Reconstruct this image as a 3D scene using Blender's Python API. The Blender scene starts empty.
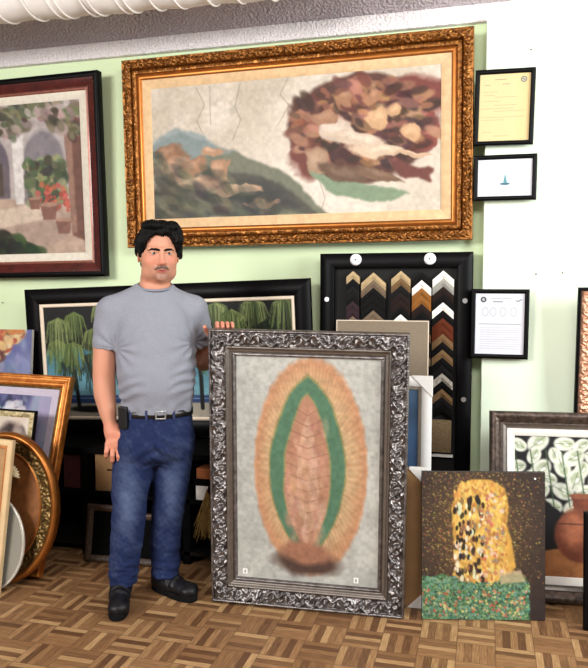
import bpy, math, random
import numpy as np
from mathutils import Matrix, Vector
random.seed(7)
rng = np.random.default_rng(11)
C = bpy.context.scene
COL = C.collection

# ------------------------------------------------------------ camera
cam_d = bpy.data.cameras.new('camera'); cam = bpy.data.objects.new('camera', cam_d); COL.objects.link(cam)
cam_d.sensor_fit = 'HORIZONTAL'; cam_d.sensor_width = 36; cam_d.lens = 710 / 588 * 36
cam_d.clip_start = .05
cam.location = (0, 0, 1.45)
cam.rotation_euler = (math.radians(90 - 3.546), 0, math.radians(15.03))
C.camera = cam

# ------------------------------------------------------------ world, lights, exposure
w = bpy.data.worlds.new('shop_light'); C.world = w; w.use_nodes = True
w.node_tree.nodes['Background'].inputs[0].default_value = (.93, .96, 1, 1)
w.node_tree.nodes['Background'].inputs[1].default_value = .17
def area(name, loc, target, sx, sy, power, col=(1, 1, 1)):
    l = bpy.data.lights.new(name, 'AREA'); l.shape = 'RECTANGLE'; l.size = sx; l.size_y = sy
    l.energy = power; l.color = col
    o = bpy.data.objects.new(name, l); COL.objects.link(o); o.location = loc
    o.rotation_euler = (Vector(target) - Vector(loc)).to_track_quat('-Z', 'Y').to_euler()
    return o
area('shopfront_window_light', (-3.2, -1.8, 2.7), (-1, 3.4, 1.0), 2.0, 1.4, 275, (1, .98, .95))
area('ceiling_lamp_light', (0.3, 0.6, 3.0), (-.6, 3.6, 1.0), 1.4, .8, 66, (1, .98, .94))
area('side_window_light', (2.6, 1.9, 2.1), (0.6, 3.8, 1.9), 1.2, 1.6, 125, (.95, 1, 1))
C.view_settings.view_transform = 'Standard'; C.view_settings.look = 'None'
C.view_settings.gamma = 1; C.view_settings.use_curve_mapping = False
C.view_settings.exposure = 0.16

# ------------------------------------------------------------ materials
def s2l(c):
    c = np.asarray(c, float) / 255.
    return np.where(c <= .04045, c / 12.92, ((c + .055) / 1.055) ** 2.4)
def nodes(name):
    m = bpy.data.materials.new(name); m.use_nodes = True
    nt = m.node_tree; return m, nt, nt.nodes['Principled BSDF']
MATS = {}
def mat(name, rgb, rough=.6, metal=0., var=.12, scale=30, bump=0., bscale=60, rgb2=None, stretch=None, coat=0., spec=.5):
    if name in MATS: return MATS[name]
    m, nt, b = nodes(name); N = nt.nodes; L = nt.links
    tc = N.new('ShaderNodeTexCoord'); mp = N.new('ShaderNodeMapping'); L.new(tc.outputs['Object'], mp.inputs[0])
    if stretch: mp.inputs['Scale'].default_value = stretch
    n = N.new('ShaderNodeTexNoise'); n.inputs['Scale'].default_value = scale; n.inputs['Detail'].default_value = 4
    L.new(mp.outputs[0], n.inputs[0])
    r = N.new('ShaderNodeValToRGB'); c = s2l(rgb)
    c2 = s2l(rgb2) if rgb2 else c * (1 + var); c1 = c if rgb2 else c * (1 - var)
    r.color_ramp.elements[0].position = .33; r.color_ramp.elements[1].position = .67
    r.color_ramp.elements[0].color = (*c1, 1); r.color_ramp.elements[1].color = (*np.minimum(c2, 1), 1)
    L.new(n.outputs[0], r.inputs[0]); L.new(r.outputs[0], b.inputs['Base Color'])
    b.inputs['Roughness'].default_value = rough; b.inputs['Metallic'].default_value = metal
    b.inputs['Coat Weight'].default_value = coat; b.inputs['Specular IOR Level'].default_value = spec
    if bump:
        n2 = N.new('ShaderNodeTexNoise'); n2.inputs['Scale'].default_value = bscale; n2.inputs['Detail'].default_value = 3
        L.new(mp.outputs[0], n2.inputs[0])
        bp = N.new('ShaderNodeBump'); bp.inputs['Strength'].default_value = 1; bp.inputs['Distance'].default_value = bump
        L.new(n2.outputs[0], bp.inputs['Height']); L.new(bp.outputs[0], b.inputs['Normal'])
    MATS[name] = m; return m
def attr_mat(name, rough=.6, bump=0., bscale=150, spec=.3, sss=0.):
    if name in MATS: return MATS[name]
    m, nt, b = nodes(name); N = nt.nodes; L = nt.links
    a = N.new('ShaderNodeAttribute'); a.attribute_name = 'col'; L.new(a.outputs['Color'], b.inputs['Base Color'])
    b.inputs['Roughness'].default_value = rough; b.inputs['Specular IOR Level'].default_value = spec
    if bump:
        tc = N.new('ShaderNodeTexCoord'); n = N.new('ShaderNodeTexNoise'); n.inputs['Scale'].default_value = bscale
        L.new(tc.outputs['Object'], n.inputs[0])
        bp = N.new('ShaderNodeBump'); bp.inputs['Distance'].default_value = bump
        L.new(n.outputs[0], bp.inputs['Height']); L.new(bp.outputs[0], b.inputs['Normal'])
    MATS[name] = m; return m

wall_green = mat('pale_green_paint', (214, 230, 188), .7, var=.015, scale=3, bump=.0006, bscale=60)
wall_lit = mat('lit_wall_paint', (226, 238, 214), .7, var=.012, scale=2, bump=.0005, bscale=60)  # paler copy of the green wall paint, window light put into its colour
popcorn = mat('textured_plaster', (200, 188, 192), .9, var=.04, scale=25, bump=.03, bscale=70)
duct_white = mat('white_duct_vinyl', (242, 236, 232), .5, var=.04, scale=12)
black_paint = mat('black_lacquer', (5, 4, 5), .45, var=.2, spec=.12)
black_matte = mat('matte_black', (5, 5, 5), .8, var=.2, spec=.08)
dark_wood = mat('dark_wood', (18, 12, 9), .65, spec=.2, var=.3, scale=18, stretch=(1, 1, 6))
cardboard = mat('brown_cardboard', (152, 116, 76), .85, var=.08, scale=14)
cream_liner = mat('cream_liner', (226, 208, 186), .8, var=.05)
linen = mat('beige_linen', (210, 176, 134), .85, var=.10, scale=35)
canvas_back = mat('canvas_edge', (190, 184, 176), .8)
backing_m = mat('brown_backing_board', (120, 92, 64), .9)
gold = mat('antique_gold', (96, 56, 22), .34, .75, rgb2=(160, 104, 46), scale=60)
gold_plain = mat('burnished_gold', (158, 96, 40), .34, .75, var=.12, scale=20)
gold_dark = mat('bronze_gold', (70, 56, 30), .4, .75, rgb2=(120, 92, 48), scale=60)
silver = mat('antique_silver', (96, 91, 90), .33, .85, rgb2=(146, 140, 138), scale=30)
silver_plain = mat('champagne_silver', (128, 120, 113), .36, .8, var=.12, scale=40)
mahogany = mat('mahogany_lacquer', (74, 22, 14), .25, var=.25, scale=14, coat=.4)
copper_lip = mat('copper_lip', (150, 92, 78), .3, .5, var=.15)
white_wood = mat('white_painted_wood', (232, 230, 226), .5, var=.03)
taupe = mat('taupe_board', (124, 110, 92), .85, var=.05, scale=60)
paint_art = attr_mat('painted_print', .55, .0004, 220)
paper_m = attr_mat('printed_paper', .6)

# ------------------------------------------------------------ mesh helpers
def mk(name, V, F, m, parent=None, smooth=False, attr=None):
    me = bpy.data.meshes.new(name)
    V = np.asarray(V, np.float32); F = np.asarray(F, np.int32) if not isinstance(F, list) else F
    if isinstance(F, np.ndarray):
        k = F.shape[1]
        me.vertices.add(len(V)); me.vertices.foreach_set('co', V.ravel())
        me.loops.add(F.size); me.loops.foreach_set('vertex_index', F.ravel())
        me.polygons.add(len(F)); me.polygons.foreach_set('loop_start', np.arange(0, F.size, k, dtype=np.int32))
        me.update(calc_edges=True)
    else:
        me.from_pydata([tuple(map(float, v)) for v in V], [], F)
    if attr is not None:
        a = me.color_attributes.new('col', 'FLOAT_COLOR', 'POINT')
        A = np.ones((len(V), 4), np.float32); A[:, :3] = attr
        a.data.foreach_set('color', A.ravel())
    if smooth: me.polygons.foreach_set('use_smooth', np.ones(len(me.polygons), bool))
    me.materials.append(m); me.update()
    o = bpy.data.objects.new(name, me); COL.objects.link(o)
    if parent: o.parent = parent
    return o
class MB:
    def __init__(s): s.V = []; s.F = []
    def box(s, x0, x1, y0, y1, z0, z1):
        n = len(s.V)
        s.V += [(x, y, z) for z in (z0, z1) for y in (y0, y1) for x in (x0, x1)]
        s.F += [tuple(n + i for i in f) for f in ((0, 2, 3, 1), (4, 5, 7, 6), (0, 1, 5, 4), (2, 6, 7, 3), (0, 4, 6, 2), (1, 3, 7, 5))]
        return s
    def prism(s, pts, y0, y1):       # pts in x,z ; extruded along y
        n = len(s.V); k = len(pts)
        s.V += [(x, y0, z) for x, z in pts] + [(x, y1, z) for x, z in pts]
        s.F.append(tuple(range(n, n + k))); s.F.append(tuple(range(n + 2 * k - 1, n + k - 1, -1)))
        for i in range(k):
            j = (i + 1) % k; s.F.append((n + i, n + k + i, n + k + j, n + j))
        return s
    def lathe(s, prof, axis='z', c=(0, 0, 0), n=28):     # prof (r, t)
        b = len(s.V)
        for r, t in prof:
            for i in range(n):
                a = 2 * math.pi * i / n; p = (r * math.cos(a), r * math.sin(a), t)
                if axis == 'y': p = (p[0], t, p[1])
                if axis == 'x': p = (t, p[0], p[1])
                s.V.append((c[0] + p[0], c[1] + p[1], c[2] + p[2]))
        for k in range(len(prof) - 1):
            for i in range(n):
                j = (i + 1) % n; s.F.append((b + k * n + i, b + k * n + j, b + (k + 1) * n + j, b + (k + 1) * n + i))
        s.F.append(tuple(b + i for i in range(n))); s.F.append(tuple(b + (len(prof) - 1) * n + i for i in range(n)))
        return s
    def tube(s, P, r, n=8):
        b = len(s.V); P = [Vector(p) for p in P]
        for i, p in enumerate(P):
            t = (P[min(i + 1, len(P) - 1)] - P[max(i - 1, 0)]).normalized()
            a = t.orthogonal().normalized() if i == 0 else (a - t * a.dot(t)).normalized()
            bb = t.cross(a); rr = r[i] if isinstance(r, (list, tuple)) else r
            for k in range(n):
                q = 2 * math.pi * k / n; s.V.append(tuple(p + (a * math.cos(q) + bb * math.sin(q)) * rr))
        for i in range(len(P) - 1):
            for k in range(n):
                j = (k + 1) % n; s.F.append((b + i * n + k, b + i * n + j, b + (i + 1) * n + j, b + (i + 1) * n + k))
        s.F.append(tuple(b + k for k in range(n))); s.F.append(tuple(b + (len(P) - 1) * n + k for k in range(n)))
        return s
    def build(s, name, m, parent=None, smooth=False, bevel=0.):
        o = mk(name, s.V, s.F, m, parent, smooth)
        if bevel:
            md = o.modifiers.new('bevel', 'BEVEL'); md.width = bevel; md.segments = 2; md.limit_method = 'ANGLE'
        return o
def tag(o, label=None, cat=None, group=None, kind=None):
    if label: o['label'] = label
    if cat: o['category'] = cat
    if group: o['group'] = group
    if kind: o['kind'] = kind
    return o
def empty(name, loc=(0, 0, 0), rz=0):
    o = bpy.data.objects.new(name, None); COL.objects.link(o); o.location = loc; o.rotation_euler = (0, 0, rz)
    o.empty_display_size = .1; return o
def thing(name, label, cat, loc=(0, 0, 0), rz=0, group=None):
    return tag(empty(name, loc, rz), label, cat, group)
def pose(o, x, y, z, lean=0, rot=0, roll=0):      # lean > 0: top tips back to the wall
    o.matrix_world = Matrix.Translation((x, y, z)) @ Matrix.Rotation(rot, 4, 'Z') @ Matrix.Rotation(-lean, 4, 'X') @ Matrix.Rotation(-roll, 4, 'Y')
    return o

# ------------------------------------------------------------ canvas for painted pictures (a colour grid made by code)
def vnoise(h, w, cells, seed=0, asp=1.):
    r = np.random.default_rng(seed); gy = max(2, int(cells)); gx = max(2, int(cells * w / h * asp))
    g = r.random((gy + 2, gx + 2)); y = np.linspace(0, gy, h, endpoint=False); x = np.linspace(0, gx, w, endpoint=False)
    yi = y.astype(int); xi = x.astype(int); fy = y - yi; fx = x - xi; fy = fy * fy * (3 - 2 * fy); fx = fx * fx * (3 - 2 * fx)
    fy = fy[:, None]; fx = fx[None]
    return (g[yi][:, xi] * (1 - fy) * (1 - fx) + g[yi + 1][:, xi] * fy * (1 - fx) + g[yi][:, xi + 1] * (1 - fy) * fx + g[yi + 1][:, xi + 1] * fy * fx)
def fbm(h, w, c, seed=0, o=4, asp=1.):
    return sum(vnoise(h, w, c * 2 ** i, seed + i, asp) * .5 ** i for i in range(o)) / sum(.5 ** i for i in range(o))
class Cv:
    def __init__(s, w, h, col):
        s.w, s.h = w, h; s.a = np.ones((h, w, 3)) * np.array(col, float)
        s.Y, s.X = np.mgrid[0:h, 0:w].astype(float); s.Y /= h; s.X /= w; s.asp = w / h
        s.n = (fbm(h, w, 6, 3) - .5, fbm(h, w, 6, 9) - .5)
    def mix(s, m, col):
        m = np.clip(m, 0, 1)[..., None]; s.a = s.a * (1 - m) + np.array(col, float) * m; return s
    def ell(s, x, y, rx, ry, col, soft=.15, rot=0, al=1., warp=0.):
        dx = (s.X + s.n[0] * warp - x) * s.asp; dy = s.Y + s.n[1] * warp - y; c, sn = math.cos(rot), math.sin(rot)
        u = dx * c + dy * sn; v = -dx * sn + dy * c
        r = np.sqrt((u / (rx * s.asp)) ** 2 + (v / ry) ** 2)
        return s.mix((1 + soft / 2 - r) / soft * al, col)
    def poly(s, P, col, al=1., warp=0., blur=0):
        X = s.X + s.n[0] * warp; Y = s.Y + s.n[1] * warp; ins = np.zeros(X.shape, bool)
        for i in range(len(P)):
            (x0, y0), (x1, y1) = P[i], P[(i + 1) % len(P)]
            if y0 == y1: continue
            ins ^= ((Y > min(y0, y1)) & (Y <= max(y0, y1)) & (X < x0 + (Y - y0) * (x1 - x0) / (y1 - y0)))
        m = ins.astype(float)
        for _ in range(blur + 1):
            p = np.pad(m, 1, 'edge'); m = (p[:-2, 1:-1] + p[2:, 1:-1] + p[1:-1, :-2] + p[1:-1, 2:] + p[1:-1, 1:-1]) / 5
        return s.mix(m * al, col)
    def line(s, P, wd, col, al=1.):
        d = np.full(s.X.shape, 9.)
        for (x0, y0), (x1, y1) in zip(P[:-1], P[1:]):
            ax, ay, bx, by = x0 * s.asp, y0, x1 * s.asp, y1; vx, vy = bx - ax, by - ay
            t = np.clip(((s.X * s.asp - ax) * vx + (s.Y - ay) * vy) / (vx * vx + vy * vy + 1e-9), 0, 1)
            d = np.minimum(d, np.hypot(s.X * s.asp - ax - t * vx, s.Y - ay - t * vy))
        return s.mix((wd - d) * s.h + .5, np.array(col)) if al == 1 else s.mix(np.clip((wd - d) * s.h + .5, 0, 1) * al, col)
    def dabs(s, n, box, cols, size, el=1., rot=0., rj=3.14, al=.9, seed=0, mask=None):
        r = np.random.default_rng(seed); x0, y0, x1, y1 = box
        for _ in range(n):
            x = r.uniform(x0, x1); y = r.uniform(y0, y1)
            if mask is not None and not mask(x, y): continue
            c = np.array(cols[r.integers(len(cols))], float) + r.normal(0, 7, 3)
            q = size * r.uniform(.6, 1.4) * s.h; a = rot + r.uniform(-rj, rj); R = int(q * max(el, 1) + 2)
            ix, iy = int(x * s.w), int(y * s.h); xa, xb = max(0, ix - R), min(s.w, ix + R + 1); ya, yb = max(0, iy - R), min(s.h, iy + R + 1)
            if xa >= xb or ya >= yb: continue
            yy, xx = np.mgrid[ya:yb, xa:xb]; u = (xx - ix) * math.cos(a) + (yy - iy) * math.sin(a); v = -(xx - ix) * math.sin(a) + (yy - iy) * math.cos(a)
            m = np.clip((1.3 - np.sqrt((u / (q * el)) ** 2 + (v / q) ** 2)) * 2, 0, 1)[..., None] * al
            s.a[ya:yb, xa:xb] = s.a[ya:yb, xa:xb] * (1 - m) + c * m
        return s
    def grain(s, amt, c=20, seed=5):
        s.a *= (1 + (fbm(s.h, s.w, c, seed) - .5)[..., None] * amt); return s
    def build(s, name, w, h, z0, y, m, parent, x0=0.):
        # grid in local x (width), z (height), facing -y
        A = s2l(np.clip(s.a, 0, 255)); A = (A * .86 + A.mean(-1, keepdims=True) * .14) * .80; nx, ny = s.w, s.h
        xs = np.linspace(-w / 2, w / 2, nx) + x0; zs = np.linspace(z0 + h, z0, ny)
        Z, X = np.meshgrid(zs, xs, indexing='ij'); V = np.stack([X, np.full_like(X, y), Z], -1).reshape(-1, 3)
        i = np.arange(nx * ny).reshape(ny, nx)
        F = np.stack([i[:-1, :-1], i[1:, :-1], i[1:, 1:], i[:-1, 1:]], -1).reshape(-1, 4)
        # a shallow rim and back so that the sheet has thickness
        n = len(V); t = .003
        V = np.vstack([V, [(x0 - w / 2, y + t, z0 + h), (x0 + w / 2, y + t, z0 + h), (x0 + w / 2, y + t, z0), (x0 - w / 2, y + t, z0)]])
        tl, tr, br, bl = i[0, 0], i[0, -1], i[-1, -1], i[-1, 0]
        F = np.vstack([F, [[n, n + 1, n + 2, n + 3], [tl, tr, n + 1, n], [tr, br, n + 2, n + 1], [br, bl, n + 3, n + 2], [bl, tl, n, n + 3]]])
        at = np.vstack([A.reshape(-1, 3), np.tile([.5, .45, .4], (4, 1))])
        return mk(name, V, F, m, parent, attr=at)

# ------------------------------------------------------------ frame mouldings
def moulding(name, w, h, inset, prof, T, m, parent, orn=None, step=None):
    """prof: list of (d, height) from the outer edge inwards; front-most height T sits at local y = 0."""
    P = []
    for (d0, h0), (d1, h1) in zip(prof[:-1], prof[1:]):
        k = max(1, int(math.hypot(d1 - d0, h1 - h0) / (step or 1)))
        P += [(d0 + (d1 - d0) * i / k, h0 + (h1 - h0) * i / k) for i in range(k)]
    P.append(prof[-1]); P = np.array(P); V = []; F = []
    W, Hh = w - 2 * inset, h - 2 * inset
    for side in range(4):
        L = W if side % 2 == 0 else Hh
        n = max(1, int(L / step)) if step else 1
        t = np.linspace(0, 1, n + 1)[:, None]; d = P[:, 0][None]; s = d + t * (L - 2 * d); hh = np.broadcast_to(P[:, 1][None], s.shape).copy()
        dd = np.broadcast_to(d, s.shape)
        if orn is not None:
            hh = hh + orn(np.minimum(s, L - s) if False else np.abs(s - L / 2), dd)
        if side == 0: x = -W / 2 + s; z = Hh - dd
        elif side == 1: x = W / 2 - dd; z = Hh - s
        elif side == 2: x = W / 2 - s; z = dd
        else: x = -W / 2 + dd; z = s
        base = sum(len(v) for v in V)
        V.append(np.stack([x, T - hh, z + inset], -1).reshape(-1, 3))
        i = np.arange(s.size).reshape(s.shape) + base
        F.append(np.stack([i[:-1, :-1], i[1:, :-1], i[1:, 1:], i[:-1, 1:]], -1).reshape(-1, 4)[:, ::-1])
    return mk(name, np.vstack(V), np.vstack(F), m, parent, smooth=step is not None)
def scroll(d0, R, P, amp, twist=1.3):
    def f(s, d):
        k = np.floor(s / P); x = s - (k + .5) * P; sg = np.where(k % 2 == 0, 1., -1.); y = (d - d0) * sg
        def spir(x, y, R, tw):
            r = np.hypot(x, y); ph = np.arctan2(y, x)
            lob = .5 + .5 * np.cos(ph - tw * 2 * math.pi * r / R)
            return lob ** .8 * np.clip(1.2 - r / R, 0, 1) ** .5 * (.78 + .22 * np.cos(ph * 5))
        a = spir(x, y + R * .1, R, twist)
        xx = np.abs(x) - P / 2
        b = spir(-xx, -(y - R * .25) * np.where(x > 0, 1, -1), R * .8, 1.)
        stem = np.exp(-((y - R * .75 * np.sin(x * math.pi * 2 / P)) / (R * .16)) ** 2) * .9
        e = np.clip((d - (d0 - R)) / (.15 * R), 0, 1) * np.clip(((d0 + R) - d) / (.15 * R), 0, 1)
        return amp * np.maximum(np.maximum(a, b), stem) * e
    return f
def beads(d0, wd, P, amp):
    def f(s, d):
        x = (s % P) - P / 2; return amp * np.sqrt(np.clip(1 - (x / (P * .5)) ** 2 - ((d - d0) / wd) ** 2, 0, 1))
    return f
def both(*fs): return lambda s, d: sum(f(s, d) for f in fs)
def backing(w, h, inset, y0, y1, parent, m=None, name='backing_board'):
    return MB().box(-w / 2 + inset, w / 2 - inset, y0, y1, inset, h - inset).build(name, m or backing_m, parent)

# ============================================================ THE ROOM
WY = 3.85           # face of the green wall
PY = 3.76           # face of the pier on the right
# floor: finger parquet
m, nt, b = nodes('finger_parquet'); N = nt.nodes; L = nt.links
def math_n(op, a, bb=None, c=None):
    n = N.new('ShaderNodeMath'); n.operation = op
    for i, v in enumerate((a, bb, c)):
        if v is None: continue
        if isinstance(v, (int, float)): n.inputs[i].default_value = v
        else: L.new(v, n.inputs[i])
    return n.outputs[0]
tc = N.new('ShaderNodeTexCoord'); sp = N.new('ShaderNodeSeparateXYZ'); L.new(tc.outputs['Object'], sp.inputs[0])
BS = .152
u = math_n('DIVIDE', math_n('ADD', sp.outputs[0], 10.2723), BS); v = math_n('DIVIDE', math_n('ADD', sp.outputs[1], 10.7568), BS)
fu = math_n('FLOOR', u); fv = math_n('FLOOR', v); ru = math_n('FRACT', u); rv = math_n('FRACT', v)
par = math_n('MODULO', math_n('ADD', fu, fv), 2.)
along = N.new('ShaderNodeMix'); along.data_type = 'FLOAT'; L.new(par, along.inputs[0]); L.new(ru, along.inputs[2]); L.new(rv, along.inputs[3])
strip = math_n('MULTIPLY', along.outputs[0], 5.); si = math_n('FLOOR', strip); sf = math_n('FRACT', strip)
cv = N.new('ShaderNodeCombineXYZ'); L.new(fu, cv.inputs[0]); L.new(fv, cv.inputs[1]); L.new(si, cv.inputs[2])
wn = N.new('ShaderNodeTexWhiteNoise'); L.new(cv.outputs[0], wn.inputs[0])
alt = math_n('MODULO', si, 2.)
tone = math_n('ADD', math_n('MULTIPLY', wn.outputs[0], .5), math_n('MULTIPLY', math_n('SUBTRACT', 1., alt), .32))
# grain stretched along the strip
g1 = N.new('ShaderNodeTexNoise'); g2 = N.new('ShaderNodeTexNoise')
for g, sc in ((g1, (60, 5, 1)), (g2, (5, 60, 1))):
    mp = N.new('ShaderNodeMapping'); mp.inputs['Scale'].default_value = sc; L.new(tc.outputs['Object'], mp.inputs[0]); L.new(mp.outputs[0], g.inputs[0])
    g.inputs['Scale'].default_value = 3; g.inputs['Detail'].default_value = 4
gm = N.new('ShaderNodeMix'); gm.data_type = 'FLOAT'; L.new(par, gm.inputs[0]); L.new(g1.outputs[0], gm.inputs[2]); L.new(g2.outputs[0], gm.inputs[3])
tone = math_n('ADD', tone, math_n('MULTIPLY', math_n('SUBTRACT', gm.outputs[0], .5), .9))
rp = N.new('ShaderNodeValToRGB'); L.new(tone, rp.inputs[0]); e = rp.color_ramp.elements
e[0].position = .05; e[0].color = (*s2l((92, 62, 40)), 1); e[1].position = .95; e[1].color = (*s2l((184, 150, 106)), 1)
e2 = e.new(.5); e2.color = (*s2l((138, 102, 68)), 1)
def edge(x, t): return math_n('LESS_THAN', math_n('MINIMUM', x, math_n('SUBTRACT', 1., x)), t)
gap = math_n('MAXIMUM', math_n('MULTIPLY', edge(sf, .045), .45), math_n('MULTIPLY', math_n('MAXIMUM', edge(ru, .012), edge(rv, .012)), .6))
gx = N.new('ShaderNodeMix'); gx.data_type = 'RGBA'; L.new(gap, gx.inputs[0]); L.new(rp.outputs[0], gx.inputs[6]); gx.inputs[7].default_value = (*s2l((70, 44, 28)), 1)
L.new(gx.outputs[2], b.inputs['Base Color']); b.inputs['Roughness'].default_value = .5; b.inputs['Specular IOR Level'].default_value = .3
parquet = m
tag(MB().box(-6, 4.2, -4, WY + .2, -.1, 0).build('floor', parquet), kind='structure')
tag(MB().box(-6, 4.2, WY, WY + .2, 0, 3.2).build('wall_back', wall_green), kind='structure')
tag(MB().box(-.012, 3.6, PY, WY + .01, 0, 2.81).build('wall_pier', wall_lit, bevel=.004), kind='structure')
tag(MB().box(-6, 4.2, WY - .035, WY + .05, 2.81, 2.90).build('trim_1', mat('lit_textured_plaster', (244, 236, 236), .9, var=.03, bump=.02, bscale=70), bevel=.006), kind='structure')  # lighter copy of the ceiling plaster, its brighter lighting painted into the colour
cm = MB().prism([(0, 0)] * 3, 0, 0) if False else MB()
cy = [(WY - .03, 2.90), (3.35, 3.13), (-4, 3.13), (-4, 3.23), (WY + .1, 3.23), (WY + .1, 2.90)]
n0 = len(cy); cm.V = [(-6, y, z) for y, z in cy] + [(4.2, y, z) for y, z in cy]
cm.F = [tuple(range(n0)), tuple(range(2 * n0 - 1, n0 - 1, -1))] + [(i, n0 + i, n0 + (i + 1) % n0, (i + 1) % n0) for i in range(n0)]
tag(cm.build('ceiling', popcorn), kind='structure')
# nails left in the wall
for px, lab in (((.2, PY, 2.63), 'small dark nail high on white wall, upper of the two right of the cream certificate'),
                ((.205, PY, 2.53), 'small dark nail high on white wall, lower of the two right of the cream certificate'),
                ((.245, PY, 1.53), 'small dark nail in white wall above and left of the carved frame edge'),
                ((.37, PY, 1.535), 'small dark nail in white wall just above the top of the carved frame')):
    o = MB().lathe([(.0035, -.009), (.004, -.008), (.0015, -.006), (.0015, 0)], 'y', (0, 0, 0), 10).build('nail', black_matte)
    o.location = px; tag(o, lab, 'nail')
o = MB().lathe([(.0035, -.009), (.004, -.008), (.0015, -.006), (.0015, 0)], 'y', (0, 0, 0), 10).build('nail', black_matte)
o.location = (-2.93, WY, 1.37); tag(o, 'small dark nail in green wall under the courtyard picture', 'nail')

# air duct
D = thing('air_duct', 'ribbed white flexible air duct running under the ceiling at top left', 'duct', (-2.2, 3.25, 2.99), math.radians(3.))
pr = []; 
for i in range(0, 90): pr.append((.155 + .004 * math.sin(i * .7) , -1.6 + i * .036))
MB().lathe(pr, 'x', n=48).build('duct_sleeve', duct_white, D, True)
xs_ = [-1.3, -1.12, -1.0, -.82, -.66, -.5, -.34, -.2, -.03, .1, .14, .27, .31, .45, .49, .62, .74, .9, 1.04, 1.2]
for i, x in enumerate(xs_):
    P = [(x + .02 * math.cos(a), .160 * math.cos(a), .160 * math.sin(a)) for a in [2 * math.pi * k / 40 for k in range(41)]]
    MB().tube(P, .0055, 6).build('wire_rib', duct_white, D, True)

# ============================================================ PICTURES ON THE WALL
# --- long gilded picture
P0 = dict(x=-1.0345, z=1.6989, w=1.9373, h=1.0522)
R_ = pose(thing('framed_picture', 'very wide gilded carved frame round a cream, green and red-brown abstract fresco print', 'picture'), P0['x'], WY - .12, P0['z'], -.03, .0, .006)
W_, H_ = P0['w'], P0['h']; T = .06
moulding('frame', W_, H_, 0, [(0, 0), (0, .045), (.004, .05), (.012, .045), (.03, .052), (.05, .040), (.054, .028)], T, gold, R_, both(scroll(.031, .024, .100, .020, 1.3), beads(.004, .004, .012, .003)), .0042)
moulding('inner_moulding', W_, H_, .054, [(0, .028), (.004, .036), (.012, .034), (.026, .036), (.03, .026)], T, gold, R_, scroll(.015, .012, .044, .011, 1.), .0042)
moulding('gold_lip', W_, H_, .084, [(0, .026), (.006, .030), (.026, .014)], T, gold_plain, R_)
moulding('linen_mat', W_, H_, .110, [(0, .016), (.050, .016), (.052, .010)], T, linen, R_)
cv = Cv(330, 150, (206, 190, 168)); n1 = fbm(150, 330, 4, 21); n2 = fbm(150, 330, 14, 22)
cv.mix((n1 - .45) * 3, (228, 214, 196)); cv.mix((n2 - .55) * 1.6, (182, 170, 150))
cv.ell(.60, .75, .30, .42, (236, 220, 202), .9, al=.8)
cv.poly([(0, .42), (.10, .34), (.20, .42), (.34, .55), (.50, .70), (.62, .98), (.64, 1), (0, 1)], (120, 122, 100), warp=.05, blur=2)
cv.poly([(0, .40), (.08, .30), (.20, .38), (.30, .52), (0, .55)], (134, 152, 156), al=.8, warp=.06, blur=3)
cv.poly([(.0, .62), (.25, .62), (.45, .74), (.58, .96), (.6, 1), (0, 1)], (84, 82, 70), warp=.08, blur=3)
cv.ell(.36, .86, .12, .12, (62, 62, 58), .7, warp=.06); cv.ell(.03, .9, .08, .16, (70, 66, 54), .6, warp=.05)
for x, y, rx, ry, c in ((.08, .50, .05, .07, (150, 104, 70)), (.11, .62, .065, .10, (190, 142, 104)), (.17, .60, .05, .08, (168, 118, 82)), (.17, .74, .09, .055, (200, 156, 118)), (.27, .66, .035, .10, (182, 134, 96)), (.30, .80, .09, .035, (198, 156, 120)), (.23, .50, .05, .035, (188, 140, 102)), (.40, .90, .05, .025, (150, 116, 88))):
    cv.ell(x, y, rx, ry, c, .25, warp=.12, al=.95); cv.ell(x - .01, y - .02, rx * .5, ry * .5, tuple(min(255, v + 26) for v in c), .6, warp=.1, al=.7)
cv.dabs(160, (0, .45, .5, 1), [(60, 60, 50), (100, 100, 80), (134, 126, 96), (46, 44, 40)], .03, 2.2, .5, .6, .35, 32, lambda x, y: y > .45 + x * .9)
cv.ell(.74, .40, .25, .39, (92, 54, 42), .08, warp=.08); cv.ell(.90, .30, .10, .26, (124, 56, 46), .2, warp=.12); cv.ell(.96, .42, .04, .16, (140, 62, 50), .2, warp=.12); cv.ell(.57, .50, .07, .24, (118, 58, 46), .3, warp=.08)
cv.dabs(420, (.50, .04, .99, .66), [(150, 92, 62), (170, 112, 76), (72, 40, 32), (112, 60, 46), (186, 132, 96), (60, 34, 30)], .026, 2.2, .3, .8, .8, 31, lambda x, y: ((x - .75) / .24) ** 2 + ((y - .36) / .30) ** 2 < 1)
for x, y, rx, ry, a_, c in ((.66, .40, .055, .10, .5, (206, 184, 164)), (.73, .47, .10, .055, .25, (212, 186, 160)), (.80, .56, .09, .045, .15, (216, 186, 154)), (.92, .60, .06, .02, .1, (204, 166, 130)), (.81, .34, .03, .07, .3, (210, 162, 112)), (.86, .30, .025, .05, -.4, (204, 154, 106)), (.90, .44, .03, .045, .2, (206, 158, 110)), (.60, .62, .05, .09, .6, (176, 138, 106)), (.70, .70, .09, .06, .35, (110, 80, 58)), (.80, .72, .08, .04, .4, (126, 92, 66)), (.62, .30, .03, .05, 0, (170, 120, 86)), (.70, .20, .025, .045, 0, (168, 116, 80)), (.78, .20, .025, .045, 0, (176, 120, 82))):
    cv.ell(x, y, rx, ry, c, .25, warp=.10, rot=a_, al=.95); cv.ell(x, y - .015, rx * .6, ry * .45, tuple(min(255, v + 22) for v in c), .7, warp=.1, rot=a_, al=.7)
cv.poly([(.56, .66), (.66, .74), (.78, .80), (.90, .88), (.82, .93), (.72, .90), (.64, .82)], (130, 152, 118), warp=.08, blur=1); cv.poly([(.84, .64), (.99, .72), (.97, .80), (.88, .76)], (112, 56, 46), warp=.08, blur=1)
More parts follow.
